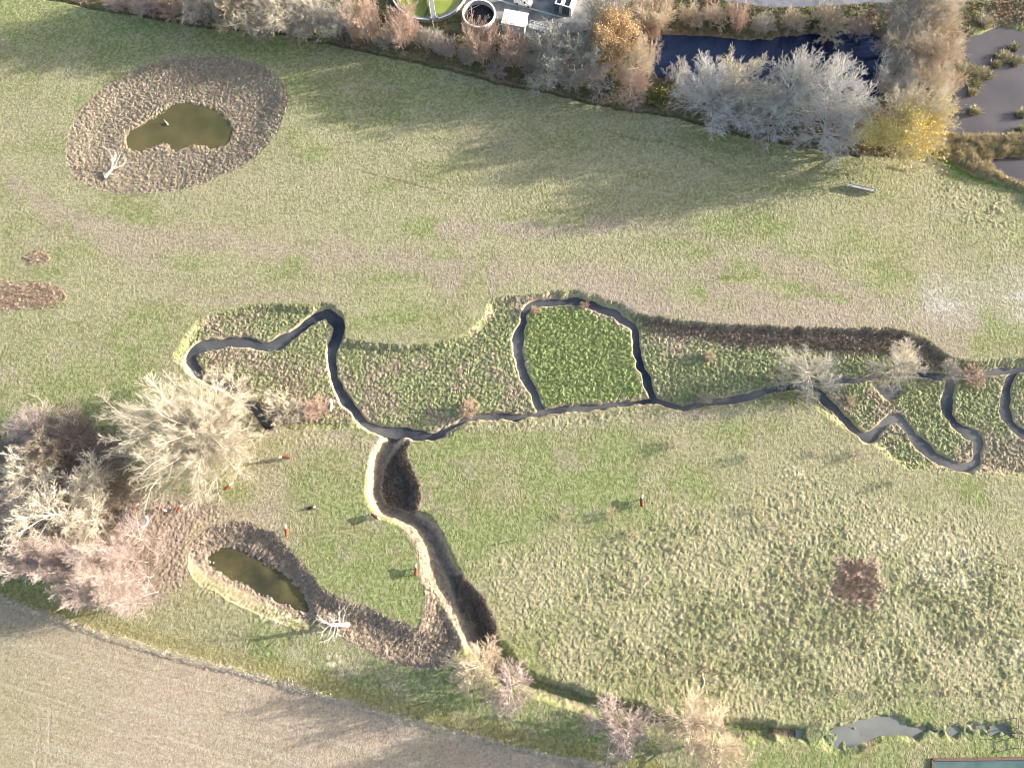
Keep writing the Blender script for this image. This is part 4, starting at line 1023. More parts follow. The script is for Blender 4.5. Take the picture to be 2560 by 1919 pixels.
# reed clumps standing in the grey lake
def reed_clump(label, px, py, r, h, n, seed, green=0.3):
    g = P(px, py, 0.3)
    rg = np.random.default_rng(seed)
    root = empty("reed_clump", (g.x, g.y, -0.45), 0, label, "reeds", "reed clumps standing in the grey lake")
    a = rg.uniform(0, 6.28, n); q = np.sqrt(rg.random(n)) * r * (1 + 0.3 * np.sin(3 * a + seed))
    X, Y = np.cos(a) * q, np.sin(a) * q * 0.8
    hh = h * rg.uniform(.5, 1.1, n); az = rg.uniform(0, 6.28, n); ln = hh * rg.uniform(.3, 1.1, n); wd = .24
    v = np.empty((n, 3, 3)); 
    v[:, 0] = np.stack([X - np.sin(az)*wd/2, Y + np.cos(az)*wd/2, np.zeros(n)], -1)
    v[:, 1] = np.stack([X + np.sin(az)*wd/2, Y - np.cos(az)*wd/2, np.zeros(n)], -1)
    v[:, 2] = np.stack([X + np.cos(az)*ln, Y + np.sin(az)*ln, hh], -1)
    t = (rg.random((n, 1)) < green)
    col = np.where(t, C3((0.24, 0.25, 0.11)), C3((0.54, 0.47, 0.34))) * rg.uniform(.75, 1.2, (n, 1))
    link("blades", np_mesh("reed_blades", v.reshape(-1, 3), np.arange(n*3).reshape(-1, 3), np.repeat(col, 3, 0)), M['tuft'], root)
    mb = MB(); 
    ring = [(r*0.95*(1+0.3*math.sin(3*k*math.pi/8+seed))*math.cos(k*math.pi/8), 0.76*r*(1+0.3*math.sin(3*k*math.pi/8+seed))*math.sin(k*math.pi/8)) for k in range(16)]
    mb.loft([[(x*1.1, y*1.1, -0.4) for x, y in ring], [(x, y, 0.12) for x, y in ring], [(x*.5, y*.5, 0.3) for x, y in ring]])
    mb.build("root_mound", M['hay'], root, smooth=True)
for k, (lb, px, py, r, h, n, gr) in enumerate([
    ("large reed clump joining the western lake shore", 2418, 172, 2.2, 1.2, 900, .45),
    ("wide reed clump at the right of the shore clump", 2462, 182, 1.7, 1.2, 600, .35),
    ("green fringed reed clump below the shore clump", 2440, 205, 1.5, 1.1, 500, .6),
    ("upper pale reed clump near the right edge of the lake", 2512, 138, 1.5, 1.1, 500, .3),
    ("dark reed clump left below the upper pale one", 2495, 158, 1.0, 1.0, 350, .55),
    ("reed clump at the right picture edge of the lake", 2545, 150, 1.4, 1.1, 450, .4),
    ("small reed clump below the green fringed one", 2434, 229, 0.9, 1.1, 250, .4),
    ("lone pale reed clump in the middle of the lake", 2440, 275, 1.0, 1.2, 300, .3),
    ("dark reed clump cut by the right picture edge", 2558, 283, 1.0, 1.2, 300, .6),
    ("reed clump at the upper right shore of the lake", 2540, 115, 1.0, 1.0, 300, .6),
    ("pale plume reeds at the upper shore of the lake", 2462, 55, 1.6, 1.6, 500, .2),
    ("green reeds at the upper left corner of the lake", 2425, 78, 1.0, 1.2, 300, .5),
    ("dark reed clump in the lower right of the lake", 2558, 322, 0.8, 1.1, 250, .6)]):
    reed_clump(lb, px, py, r, h, n, 40 + k, gr)

# ------------------------------------------------------------------ dead wood
def limb_tree(segs, name, label, cat, loc, mat, split):
    root = empty(name, loc, 0, label, cat)
    v, f = tube_arrays(segs[:split], 7); put("trunk", np_mesh("dead_trunk", v, f, smooth=True), M[mat], root)
    v, f = tube_arrays(segs[split:], 5); put("crown", np_mesh("dead_limbs", v, f, smooth=True), M[mat], root)
    return root
def wander(p, d, L, r, n, rg, drop=0.0, wig=.16, kids=2, lvl=0):
    segs = []; p = Vector(p); d = Vector(d).normalized(); sg = L / n
    for i in range(n):
        d = Vector((d.x + rg.gauss(0, wig), d.y + rg.gauss(0, wig), d.z + rg.gauss(0, wig) + drop)).normalized()
        q = p + d * sg
        if q.z < 0.05: q.z = 0.05
        segs.append((tuple(p), tuple(q), r * (1 - .7 * i / n), r * (1 - .7 * (i + 1) / n)))
        if lvl < 2 and i > 0:
            for _ in range(kids if lvl == 0 else 1):
                nd = (d + Vector((rg.gauss(0, .6), rg.gauss(0, .6), rg.gauss(0, .45)))).normalized()
                segs += wander(q, nd, L * rg.uniform(.3, .5), r * .45, max(3, n - 2), rg, drop, wig, 1, lvl + 1)
        p = q
    return segs
rg_ = random.Random(8)
b0 = P(262, 443)
sg = [((0, 0, .35), (.8, .9, .55), .36, .30), ((.8, .9, .55), (1.5, 1.7, .8), .30, .22)]
for dd in ((.9, 1.6, .35), (.3, 1.8, .5), (1.5, 1.5, .3), (.1, 1.5, .15), (1.0, 1.0, .8), (1.8, .9, .1)):
    sg += wander((1.4, 1.6, .75), dd, rg_.uniform(3.4, 4.8), .085, 6, rg_, kids=1)
sg += wander((.9, .9, .5), (1.2, -.5, .1), 2.4, .13, 5, rg_, kids=1)
limb_tree(sg, "fallen_tree", "bleached fallen tree lying on the stubble left of the oval pond", "fallen tree", on_ground(b0), 'bark_white', 2)
b1 = P(868, 1562)
sg = [((0, 0, -.3), (-.5, .1, 1.4), .52, .42), ((-.5, .1, 1.4), (-1.3, .25, 2.9), .42, .36), ((-1.3, .25, 2.9), (-2.2, .3, 4.2), .36, .30)]
for p, dd in (((-2.2, .3, 4.2), (-1.2, .9, .8)), ((-2.2, .3, 4.2), (-1.6, .1, .5)), ((-2.2, .3, 4.2), (-1.2, -.7, .4)), ((-1.6, .25, 3.3), (-.1, -1.6, .5)), ((-1.3, .25, 2.9), (-.6, -1.5, .3)), ((-.6, .2, 1.6), (.3, 1.6, .9)), ((-.9, .2, 2.1), (-.3, 1.3, 1.0)), ((-1.8, .3, 3.6), (.2, 1.2, 1.0)), ((-2.0, .3, 4.0), (-.7, -1.4, .0))):
    sg += wander(p, dd, rg_.uniform(2.2, 3.4), .085, 6, rg_, kids=1)
limb_tree(sg, "dead_tree", "white dead pollard leaning over the lower end of the lower pond", "dead tree", on_ground(b1), 'bark_white', 3)
def log(name, label, pts, r, mat):
    p = [P(*q) for q in pts]; g = on_ground(p[0])
    sg = []
    for k, (a, b) in enumerate(zip(p, p[1:])):
        A, B = on_ground(a, r * .6) - g, on_ground(b, r * .6) - g
        sg.append((tuple(A), tuple(B), r * (1 - .15 * k), r * (1 - .15 * (k + 1))))
    v, f = tube_arrays(sg, 8)
    o = link(name, np_mesh(name, v, f, smooth=True), M[mat], None, g)
    return tag(o, label, "log")
log("fallen_log", "pale log put in for the bright sandy stream bank beside the pinkish bush", [(823, 995), (826, 1010), (824, 1026)], .36, 'bark_white')  # log shape added in place of a bright sandy cut bank
log("fallen_branch", "thin pale curved branch lying in the southern pasture", [(1756, 1690), (1761, 1700), (1759, 1712), (1754, 1720)], .13, 'bark_white')
log("fallen_log", "pale leaning dead stem in the thicket at the top edge", [(533, 0), (538, 9), (543, 17)], .16, 'bark_white')
def stump(label, px, py, r, h):
    g = on_ground(P(px, py))
    mb = MB().lathe([(r*1.5, -.15), (r*1.15, .1), (r, .35*h + .1), (r*.95, h), (r*.8, h + .03), (.02, h - .02)], 12)
    return tag(mb.build("tree_stump", M['bark_white'], None, g, smooth=False), label, "stump")
stump("pale tree stump at the foot of the leaning willow in the copse", 137, 1223, .45, .5)

# ------------------------------------------------------------------ posts
def post(label, px, py, h, leanv=(0, 0)):
    g = on_ground(P(px, py))
    mb = MB().tube((0, 0, -.3), (leanv[0], leanv[1], h), .08, .07, 8)
    mb.tube((leanv[0], leanv[1], h), (leanv[0]*1.02, leanv[1]*1.02, h + .03), .07, .03, 8)
    return tag(mb.build("wooden_post", M['wood'], None, g), label, "post", "single posts on the meadows")
post("lone wooden post in the northern meadow below the oval pond", 852, 499, 1.45)
post("lone wooden post in the meadow above the pale silt", 2429, 614, 1.5, (.25, .12))
post("lone wooden post on the pasture right of the dry ditch", 1290, 1350, 1.3)
def guard(label, px, py):
    root = empty("young_tree", on_ground(P(px, py)), 0, label, "young tree")
    MB().tube((.18, 0, -.2), (.18, 0, 1.5), .05, .05, 6).build("stake", M['wood'], root)
    sg = wander((0, 0, .0), (0, 0, 1), 1.8, .04, 6, random.Random(3), kids=2)
    v, f = tube_arrays(sg[:1] + sg, 5); put("trunk", np_mesh("sapling_stem", v, f), M['bark_grey'], root)
guard("staked sapling in the northern meadow above the stream loop", 1831, 692)

# ------------------------------------------------------------------ cattle
def cow_mesh(name, joints, links, keep_white, hide):
    """one continuous skinned surface: joints (pos, rx, ry), links as index pairs"""
    me = bpy.data.meshes.new(name)
    me.from_pydata([j[0] for j in joints], links, [])
    o = bpy.data.objects.new(name, me); COL.objects.link(o)
    md = o.modifiers.new("skin", 'SKIN'); md.use_smooth_shade = True
    for i, j in enumerate(joints):
        me.skin_vertices[0].data[i].radius = (j[1], j[2]); me.skin_vertices[0].data[i].use_root = (i == 0)
    o.modifiers.new("sub", 'SUBSURF').levels = 2
    o.modifiers["sub"].render_levels = 2
    dg = bpy.context.evaluated_depsgraph_get()
    me2 = bpy.data.meshes.new_from_object(o.evaluated_get(dg))
    me2.name = name
    bpy.data.objects.remove(o); bpy.data.meshes.remove(me)
    me2.materials.clear(); me2.materials.append(M[hide]); me2.materials.append(M['cow_white'])
    for p in me2.polygons:
        p.use_smooth = True
        p.material_index = 1 if keep_white(p.center) else 0
    return me2
def cow_joints(head='level', turn=0.0):
    # x forward, withers at 1.3 m
    J = [((-.55, 0, 1.02), .33, .36),      # 0 pelvis
         ((.05, 0, .98), .37, .40),         # 1 belly
         ((.55, 0, 1.02), .31, .38),        # 2 chest
         ((-.85, 0, 1.10), .22, .24)]       # 3 rump
    Lk = [(0, 1), (1, 2), (0, 3)]
    if head == 'level': nk, hd, mz = (.88, .0, 1.22), (1.13, .0, 1.34), (1.44, .0, 1.16)
    elif head == 'up':  nk, hd, mz = (.85, .0, 1.30), (1.05, .0, 1.50), (1.36, .0, 1.38)
    else:               nk, hd, mz = (.92, .0, .86), (1.20, .0, .55), (1.38, .0, .24)
    def tn(p, k): return (p[0], p[1] + turn * k, p[2])
    J += [(tn(nk, .25), .17, .23), (tn(hd, .65), .13, .16), (tn(mz, 1.0), .085, .095)]      # 4 neck 5 head 6 muzzle
    Lk += [(2, 4), (4, 5), (5, 6)]
    e = tn(hd, .65)
    J += [((e[0]-.04, e[1]+.26, e[2]+.03), .05, .03), ((e[0]-.04, e[1]-.26, e[2]+.03), .05, .03)]   # ears 7 8
    Lk += [(5, 7), (5, 8)]
    for sx, y in ((.48, .2), (.48, -.2)):      # fore legs: elbow, knee, fetlock, hoof
        b = len(J)
        J += [((sx, y, .70), .13, .14), ((sx + .03, y, .40), .07, .07), ((sx, y, .12), .05, .05), ((sx + .06, y, .02), .065, .06)]
        Lk += [(2, b), (b, b+1), (b+1, b+2), (b+2, b+3)]
    for y in (.2, -.2):                        # hind legs: stifle forward, hock back
        b = len(J)
        J += [((-.50, y, .72), .17, .17), ((-.78, y, .46), .07, .08), ((-.72, y, .13), .05, .05), ((-.66, y, .02), .065, .06)]
        Lk += [(0, b), (b, b+1), (b+1, b+2), (b+2, b+3)]
    b = len(J)
    J += [((-1.05, 0, 1.12), .045, .045), ((-1.12, 0, .75), .03, .03), ((-1.12, .02, .42), .05, .05)]   # tail
    Lk += [(3, b), (b, b+1), (b+1, b+2)]
    return J, Lk
def lying_joints():
    J = [((-.45, 0, .34), .30, .30), ((.0, 0, .36), .33, .33), ((.42, 0, .36), .27, .30), ((-.72, 0, .36), .2, .2),
         ((.68, .0, .56), .14, .18), ((.86, .02, .72), .12, .14), ((1.12, .04, .60), .08, .085),
         ((.84, .26, .76), .05, .03), ((.84, -.22, .76), .05, .03)]
    Lk = [(0, 1), (1, 2), (0, 3), (2, 4), (4, 5), (5, 6), (5, 7), (5, 8)]
    for y in (.25, -.25):
        b = len(J); J += [((.55, y, .16), .1, .1), ((.82, y*1.1, .08), .06, .06), ((.60, y*1.4, .06), .05, .05)]; Lk += [(2, b), (b, b+1), (b+1, b+2)]
        b = len(J); J += [((-.30, y*1.3, .2), .13, .13), ((-.02, y*1.6, .09), .07, .07), ((-.25, y*1.9, .06), .05, .05)]; Lk += [(0, b), (b, b+1), (b+1, b+2)]
    b = len(J); J += [((-.92, 0, .22), .045, .045), ((-1.25, .06, .07), .035, .035), ((-1.6, .03, .06), .04, .04)]; Lk += [(3, b), (b, b+1), (b+1, b+2)]
    return J, Lk
COWS = {}
for nm, args in (('level', ('level', 0)), ('graze', ('graze', 0)), ('turnr', ('level', -.45)), ('turnl', ('level', .35))):
    J, Lk = cow_joints(*args)
    hd, mz, nk = Vector(J[5][0]), Vector(J[6][0]), Vector(J[4][0])
    def kw(c, hd=hd, mz=mz, nk=nk):
        if (c - hd).length < .24 or (c - mz).length < .28 or ((c - (hd + mz) / 2).length < .27): return True
        if (c - nk).length < .34 and c.z > nk.z + .08: return True      # white crest
        return c.z < .18 or (c.x < -1.02 and c.z < .6) or (c.z < .66 and .1 < c.x < .55 and abs(c.y) < .12)
    COWS[nm] = cow_mesh("cow_" + nm, J, Lk, kw, 'cow_red')
J, Lk = lying_joints(); hd, mz, nk = Vector(J[5][0]), Vector(J[6][0]), Vector(J[4][0])
COWS['lying'] = cow_mesh("cow_lying", J, Lk, lambda c: (c - hd).length < .25 or (c - mz).length < .28 or ((c - nk).length < .30 and c.z > .5) or c.x < -1.15, 'cow_dark')
CW = "white faced cattle on the pasture"
def cow(label, px, py, hx, hy, kind, sc=1.0, mesh=None):
    a, b = P(px, py, .9), P(px + hx, py + hy, .9)
    g = on_ground(a)
    o = link("cow", COWS[kind], None, None, g, math.atan2(b.y - a.y, b.x - a.x))
    o.scale = (sc, sc, sc)
    tag(o, label, "cow", CW)
    if kind != 'lying':
        jh = {'level': (1.13, 0, 1.34), 'graze': (1.20, 0, .55), 'turnr': (1.13, -.29, 1.34), 'turnl': (1.13, .23, 1.34)}[kind]
        for s in (1, -1):
            h = MB().tube((0, 0, 0), (.02, s*.12, .05), .03, .025, 6, False).tube((.02, s*.12, .05), (.08, s*.17, .15), .025, .008, 6)
            h.build("horn", M['horn'], o, (jh[0] - .06, jh[1] + s*.09, jh[2] + .1))
    return o
cow("chestnut cow facing west beside the dead grass bank, its shadow under the giant tree", 714, 1142, -15, -1, 'turnl')
cow("dark brown cow lying on the grass with its white face to the east", 776, 1268, 16, -3, 'lying', .85)
cow("chestnut cow heading east right beside the dry ditch", 938, 1290, 12, 7, 'level', .92)
cow("chestnut cow facing north just above the lower pond", 716, 1328, -1, -14, 'level', .95)
cow("chestnut cow facing north left of the lower dry ditch", 1040, 1426, 1, -14, 'level', .92)
cow("chestnut cow alone on the eastern pasture turning its head", 1604, 1254, -2, -14, 'turnr', .98)
cow("chestnut cow standing right against the round feeder", 336, 1273, 10, -12, 'level', 1.0)
cow("chestnut cow walking east behind the feeder with a long dark shadow", 402, 1271, 13, 5, 'level', 1.0)
cow("small chestnut cow furthest right of the three near the feeder", 446, 1271, 5, -8, 'turnr', .72)
cow("chestnut cow half hidden below the outer twigs of the giant tree", 568, 1218, 8, -6, 'level', .85)

# ------------------------------------------------------------------ feeder rings
def ring_feeder():
    g = on_ground(P(346, 1284, .4)); root = empty("ring_feeder", g, 0, "round galvanised cattle feeder with hay inside beside the copse", "feeder")
    r = MB()
    for z in (.15, .55, .95):
        for k in range(24):
            a, b = 2*math.pi*k/24, 2*math.pi*(k+1)/24
            r.tube((1.0*math.cos(a), 1.0*math.sin(a), z), (1.0*math.cos(b), 1.0*math.sin(b), z), .035, None, 6, False)
    r.build("hoop", M['galv'], root)
    s = MB()
    for k in range(16):
        a = 2*math.pi*k/16
        s.tube((1.0*math.cos(a), 1.0*math.sin(a), 0), (1.0*math.cos(a + .05), 1.0*math.sin(a + .05), 1.05), .025, None, 6)
    s.build("upright", M['galv'], root)
    MB().lathe([(.97, .0), (.97, .5)], 32).build("skirt", M['galv'], root)
    MB().lathe([(.93, .02), (.90, .35), (.6, .55), (.3, .5), (.02, .58)], 20).build("hay", M['hay'], root, smooth=True)
ring_feeder()
def trough_ring(label, px, py, r, h, arc):
    g = on_ground(P(px, py, .2)); mb = MB()
    n = 28; rings = []
    for k in range(n + 1):
        a = arc[0] + (arc[1] - arc[0]) * k / n
        c, s = math.cos(a), math.sin(a)
        rings.append([(r*.86*c, r*.86*s, -.1), (r*.86*c, r*.86*s, h), (r*c, r*s, h), (r*1.04*c, r*1.04*s, -.1)])
    mb.loft(rings)
    return tag(mb.build("trough_ring", M['white_paint'], None, g), label, "trough", "pale ring troughs by the feeder")  # sun glare on a concrete rim put into white, sunny half only
trough_ring("curved trough rim with sun glare painted white directly below the round feeder", 355, 1302, 1.15, .35, (-1.7, 1.2))
trough_ring("smaller curved rim with sun glare painted white at the tail of the trough", 350, 1318, .75, .25, (-1.3, 1.0))

# ------------------------------------------------------------------ long feed trough and raised rack in the north-eastern meadow
def long_thing(name, label, cat, e0, e1, hz, wd, panels):
    A, B = P(e0[0], e0[1], hz), P(e1[0], e1[1], hz)
    mid = (A + B) / 2; L = (B - A).length; rz = math.atan2(B.y - A.y, B.x - A.x)
    root = empty(name, on_ground(mid), rz, label, cat)
    t = MB()
    if panels:
        # V-shaped bin with rims
        t.loft([[(x, -wd/2, hz), (x, -wd*.42, hz), (x, -.12, hz-.42), (x, .12, hz-.42), (x, wd*.42, hz), (x, wd/2, hz), (x, .17, hz-.5), (x, -.17, hz-.5)] for x in (-L/2, L/2)])
        t.build("bin", M['galv'], root)
        MB().box((0, 0, hz - .10), (L - .1, wd * .80, .03)).build("feed", M['concrete'], root)
        e = MB()
        for s in (-1, 1): e.box((s*(L/2 + .02), 0, hz - .25), (.04, wd, .5))
        e.build("end_plate", M['white_paint'], root)
        for k in range(9):
            x = -L/2 + .2 + (L - .4) * k / 8
            MB().tube((x, -.1, hz - .45), (x, -wd*.6, 0), .035).tube((x, .1, hz - .45), (x, wd*.6, 0), .035).build("leg", M['galv'], root)
        MB().box((0, -wd*.5, .35), (L, .03, .3)).box((0, wd*.5, .35), (L, .03, .3)).build("side_rail", M['wood'], root)
    else:
        for k in range(5):
            t.box((0, -wd/2 + wd*(k + .5)/5, hz), (L, wd/5 - .03, .05))
        t.build("deck", M['galv'], root)
        for s in (-1, 1):
            for q in (-1, 1):
                MB().box((s*(L/2 - .12), q*(wd/2 - .06), hz/2 - .16), (.1, .1, hz + .26)).build("leg", M['wood'], root)
            MB().box((s*(L/2 - .12), 0, hz - .09), (.08, wd - .22, .1)).build("cross_bar", M['wood'], root)
    return root
long_thing("feed_trough", "long grey feed trough with many legs on the north eastern meadow", "feed trough", (2121, 461), (2190, 476), .95, .75, True)
long_thing("raised_rack", "slatted grey rack on tall legs at the foot of the yellow tree", "rack", (2272, 404), (2316, 413), 1.0, .62, False)

# ------------------------------------------------------------------ swan and small birds
def swan():
    g = P(412, 302, 0.2); a = P(405, 292, 0.2)
    root = empty("swan", (g.x, g.y, -1.05), math.atan2(a.y - g.y, a.x - g.x), "white swan standing tall on the oval pond", "swan")
    me = cow_mesh("swan_body", [((0, 0, .18), .20, .17), ((-.34, 0, .22), .14, .13), ((-.58, 0, .30), .04, .04), ((.26, 0, .22), .13, .13), ((.42, 0, .38), .05, .055), ((.42, 0, .62), .04, .04), ((.48, 0, .80), .04, .04), ((.58, 0, .84), .055, .05), ((.68, 0, .82), .03, .03)],
                  [(0, 1), (1, 2), (0, 3), (3, 4), (4, 5), (5, 6), (6, 7), (7, 8)], lambda c: True, 'feather')
    link("body", me, None, root)
    MB().tube((.68, 0, .82), (.80, 0, .78), .028, .012, 6).build("beak", M['beak'], root)
    return root
swan()
def bird(label, px, py):
    g = P(px, py); root = empty("gull", (g.x, g.y, -1.27), 1.2, label, "gull", "white birds on the lower pond")
    me = cow_mesh("gull_body", [((0, 0, .07), .09, .07), ((-.18, 0, .10), .04, .03), ((.12, 0, .12), .05, .05), ((.18, 0, .20), .045, .045)], [(0, 1), (0, 2), (2, 3)], lambda c: True, 'feather')
    link("body", me, None, root)
    MB().tube((.22, 0, .2), (.29, 0, .19), .015, .006, 5).build("beak", M['beak'], root)
bird("white gull floating at the upper end of the lower pond", 528, 1406)
bird("second white gull just left of the other on the lower pond", 519, 1405)

# ------------------------------------------------------------------ treatment works
def clarifier():
    c = V(928, -20); root = empty("settling_tank", (c.x, c.y, 0), 0, "big round settling tank with green water and a walkway bridge", "tank")
    Rr = 9.0
    MB().lathe([(Rr + .02, -.3), (Rr, 1.1), (Rr - .28, 1.12), (Rr - .28, -.8)], 72).build("wall", M['concrete'], root, smooth=False)
    MB().lathe([(Rr + .16, 1.02), (Rr + .16, 1.16), (Rr - .05, 1.17)], 72).build("rim", M['white_paint'], root)
    MB().lathe([(Rr - .95, -.75), (Rr - .95, .62), (Rr - .80, .62), (Rr - .80, -.75)], 72).build("weir", M['concrete'], root)
    MB().disc(Rr - .95, .50, 72).build("green_water", M['w_green'], root)
    MB().lathe([(Rr - .29, .30), (Rr - .79, .30)], 72).build("channel_water", M['w_tank'], root)
    br = empty("bridge", (0, 0, 0), 0); br.parent = root
    br.rotation_euler = (0, 0, math.atan2(-8.7, 1.35))
    MB().box((Rr/2, 0, 1.28), (Rr + .3, 1.1, .14)).build("deck", M['galv'], br)
    rl = MB()
    for s in (-1, 1):
        for z in (1.75, 2.25): rl.tube((0, s*.52, z), (Rr + .2, s*.52, z), .03)
        for k in range(9): rl.tube((k*Rr/8, s*.52, 1.3), (k*Rr/8, s*.52, 2.25), .03)
    rl.build("handrail", M['white_paint'], br)
    MB().box((Rr - .1, .75, 1.38), (.7, .45, .5), bevel=.04).box((Rr - .1, -.75, 1.38), (.7, .45, .5), bevel=.04).build("carriage", M['galv'], br)
    sc = MB().box((Rr*.55, -.9, .78), (Rr*.8, .06, .5), rz=.12).box((Rr*.72, -1.5, .70), (2.6, .08, .3), rz=-.5)
    sc.build("scraper", M['dark_steel'], br)
    MB().lathe([(1.3, -.5), (1.3, .9), (1.2, .9), (1.2, -.5)], 32).build("centre_drum", M['concrete'], root)
clarifier()
def small_tank():
    c = V(1036, 50); root = empty("storage_tank", (c.x, c.y, 0), 0, "small tall round tank of dark liquid beside the green tank", "tank")
    Rr, Ht = 3.75, 3.0
    MB().lathe([(Rr, -.2), (Rr, Ht), (Rr - .25, Ht + .01), (Rr - .25, .6)], 56).build("wall", M['concrete'], root)
    MB().lathe([(Rr + .08, Ht - .12), (Rr + .08, Ht + .05), (Rr - .1, Ht + .06), (Rr - .3, Ht + .05)], 56).build("rim", M['white_paint'], root)
    MB().disc(Rr - .25, 1.75, 56).build("dark_liquid", M['w_tank'], root)
    MB().tube((-Rr + .3, 1.0, 2.2), (0.2, Rr - 1.2, 2.75), .05).build("pipe", M['galv'], root)
    l = MB()
    for s in (-.22, .22): l.tube((s, Rr + .18, 0), (s, Rr + .18, Ht + .9), .03)
    for k in range(9): l.tube((-.22, Rr + .18, .3 + k*.35), (.22, Rr + .18, .3 + k*.35), .02)
    l.build("ladder", M['galv'], root)
small_tank()
def rim_tank():
    c = V(790, -62); root = empty("settling_tank", (c.x, c.y, 0), 0, "round tank mostly outside the picture with only its white rim showing", "tank")
    Rr = 7.6
    MB().lathe([(Rr, -.3), (Rr, .9), (Rr - .3, .91), (Rr - .3, -.4)], 64).build("wall", M['concrete'], root)
    MB().lathe([(Rr + .12, .82), (Rr + .12, .95), (Rr - .1, .96)], 64).build("rim", M['white_paint'], root)
    MB().disc(Rr - .3, .2, 64).build("gravel_bed", M['bark_pink'], root)
rim_tank()
def cabin():
    A, B, D = V(1084, 67, 0), V(1133, 76, 0), V(1088, 37, 0)
    rz = math.atan2(B.y - A.y, B.x - A.x); L = (B - A).length; W = 3.6; Ht = 2.5
    root = empty("cabin", (A.x, A.y, 0), rz, "white flat roofed cabin in the treatment yard", "cabin")
    MB().box((L/2, W/2, Ht/2 - .03), (L, W, Ht - .06)).build("wall", M['white_paint'], root)
    MB().box((L/2, W/2, Ht + .05), (L + .3, W + .3, .16), rx=.03, bevel=.03).build("roof", M['white_paint'], root)
    d = MB().box((L + .02, W*.45, 1.05), (.05, .9, 2.0)).build("door", M['galv'], root)
    MB().tube((L + .05, W*.45 + .3, 1.05), (L + .12, W*.45 + .3, 1.05), .03).build("handle", M['dark_steel'], d)
    MB().box((L/2, W/2, .02), (L + .1, W + .1, .12)).build("plinth", M['concrete'], root)
    s = MB()
    for k in range(7): s.box((.3 + (L - .6)*k/6, -.015, Ht*.5), (.05, .03, Ht - .2))
    s.build("cladding_rib", M['white_paint'], root)
cabin()
def ramp():
    A, B = V(1142, 65, 0), V(1191, 74, 0)
    rz = math.atan2(B.y - A.y, B.x - A.x); L = (B - A).length
    root = empty("access_ramp", (A.x, A.y, 0), rz, "metal access ramp with white handrails leading up to the cabin", "ramp")
    d = MB(); d.loft([[(0, 0, .0), (0, 1.3, .0), (0, 1.3, .65), (0, 0, .65)], [(L, 0, .0), (L, 1.3, .0), (L, 1.3, .05), (L, 0, .05)]]); d.build("deck", M['galv'], root)
    for y in (.04, 1.26):
        r = MB()
        for z in (.55, 1.05): r.tube((0, y, .65 + z), (L - .9, y, .12 + z), .032); r.tube((L - .9, y, .12 + z), (L, y, .05 + z), .032)
        for k in range(6):
            x = (L - .05) * k / 5
            r.tube((x, y, .65 - .6*x/L), (x, y, 1.70 - .62*x/L), .032)
        r.build("handrail", M['white_paint'], root)
    MB().box((L + .05, .65, .55), (.08, 1.3, .06)).box((L + .05, .04, .3), (.06, .06, .6)).box((L + .05, 1.26, .3), (.06, .06, .6)).build("end_gate", M['white_paint'], root)
ramp()
def hopper():
    A, B = V(1197, 25, 0), V(1229, 34, 0)
    rz = math.atan2(B.y - A.y, B.x - A.x); L = (B - A).length; W, Ht = 6.5, 2.3
    root = empty("steel_hopper", (A.x, A.y, 0), rz, "white topped steel hopper with a ladder and dark openings in the yard", "hopper")
    MB().box((L/2, W/2, Ht/2 - .01), (L, W, Ht)).build("body", M['dark_steel'], root)  # shade on the front wall put into the dark body colour
    MB().box((L + .28, W/2, Ht/2), (.5, W + .2, Ht + .1)).build("side_wall", M['white_paint'], root)  # sunlit side put into a separate white slab
    t = MB()
    t.box((L/2, .12, Ht + .08), (L + .1, .24, .16)).box((L/2, W - .12, Ht + .08), (L + .1, .24, .16))
    t.box((.12, W/2, Ht + .07), (.24, W - .48, .14)).box((L - .12, W/2, Ht + .07), (.24, W - .48, .14)).box((L*.47, W/2, Ht + .07), (L*.25, W - .48, .14))
    t.build("top_frame", M['white_paint'], root)
    MB().box((L*.22, W/2, Ht + .03), (L*.25, W - .6, .06)).box((L*.77, W/2, Ht + .03), (L*.28, W - .6, .06)).build("opening", M['glass'], root)
    l = MB()
    for s in (L*.36, L*.36 + .55): l.tube((s, -.16, .1), (s, -.12, Ht + .15), .035)
    for k in range(7): l.tube((L*.36, -.15, .35 + k*.3), (L*.36 + .55, -.15, .35 + k*.3), .028)
    l.build("ladder", M['white_paint'], root)
hopper()
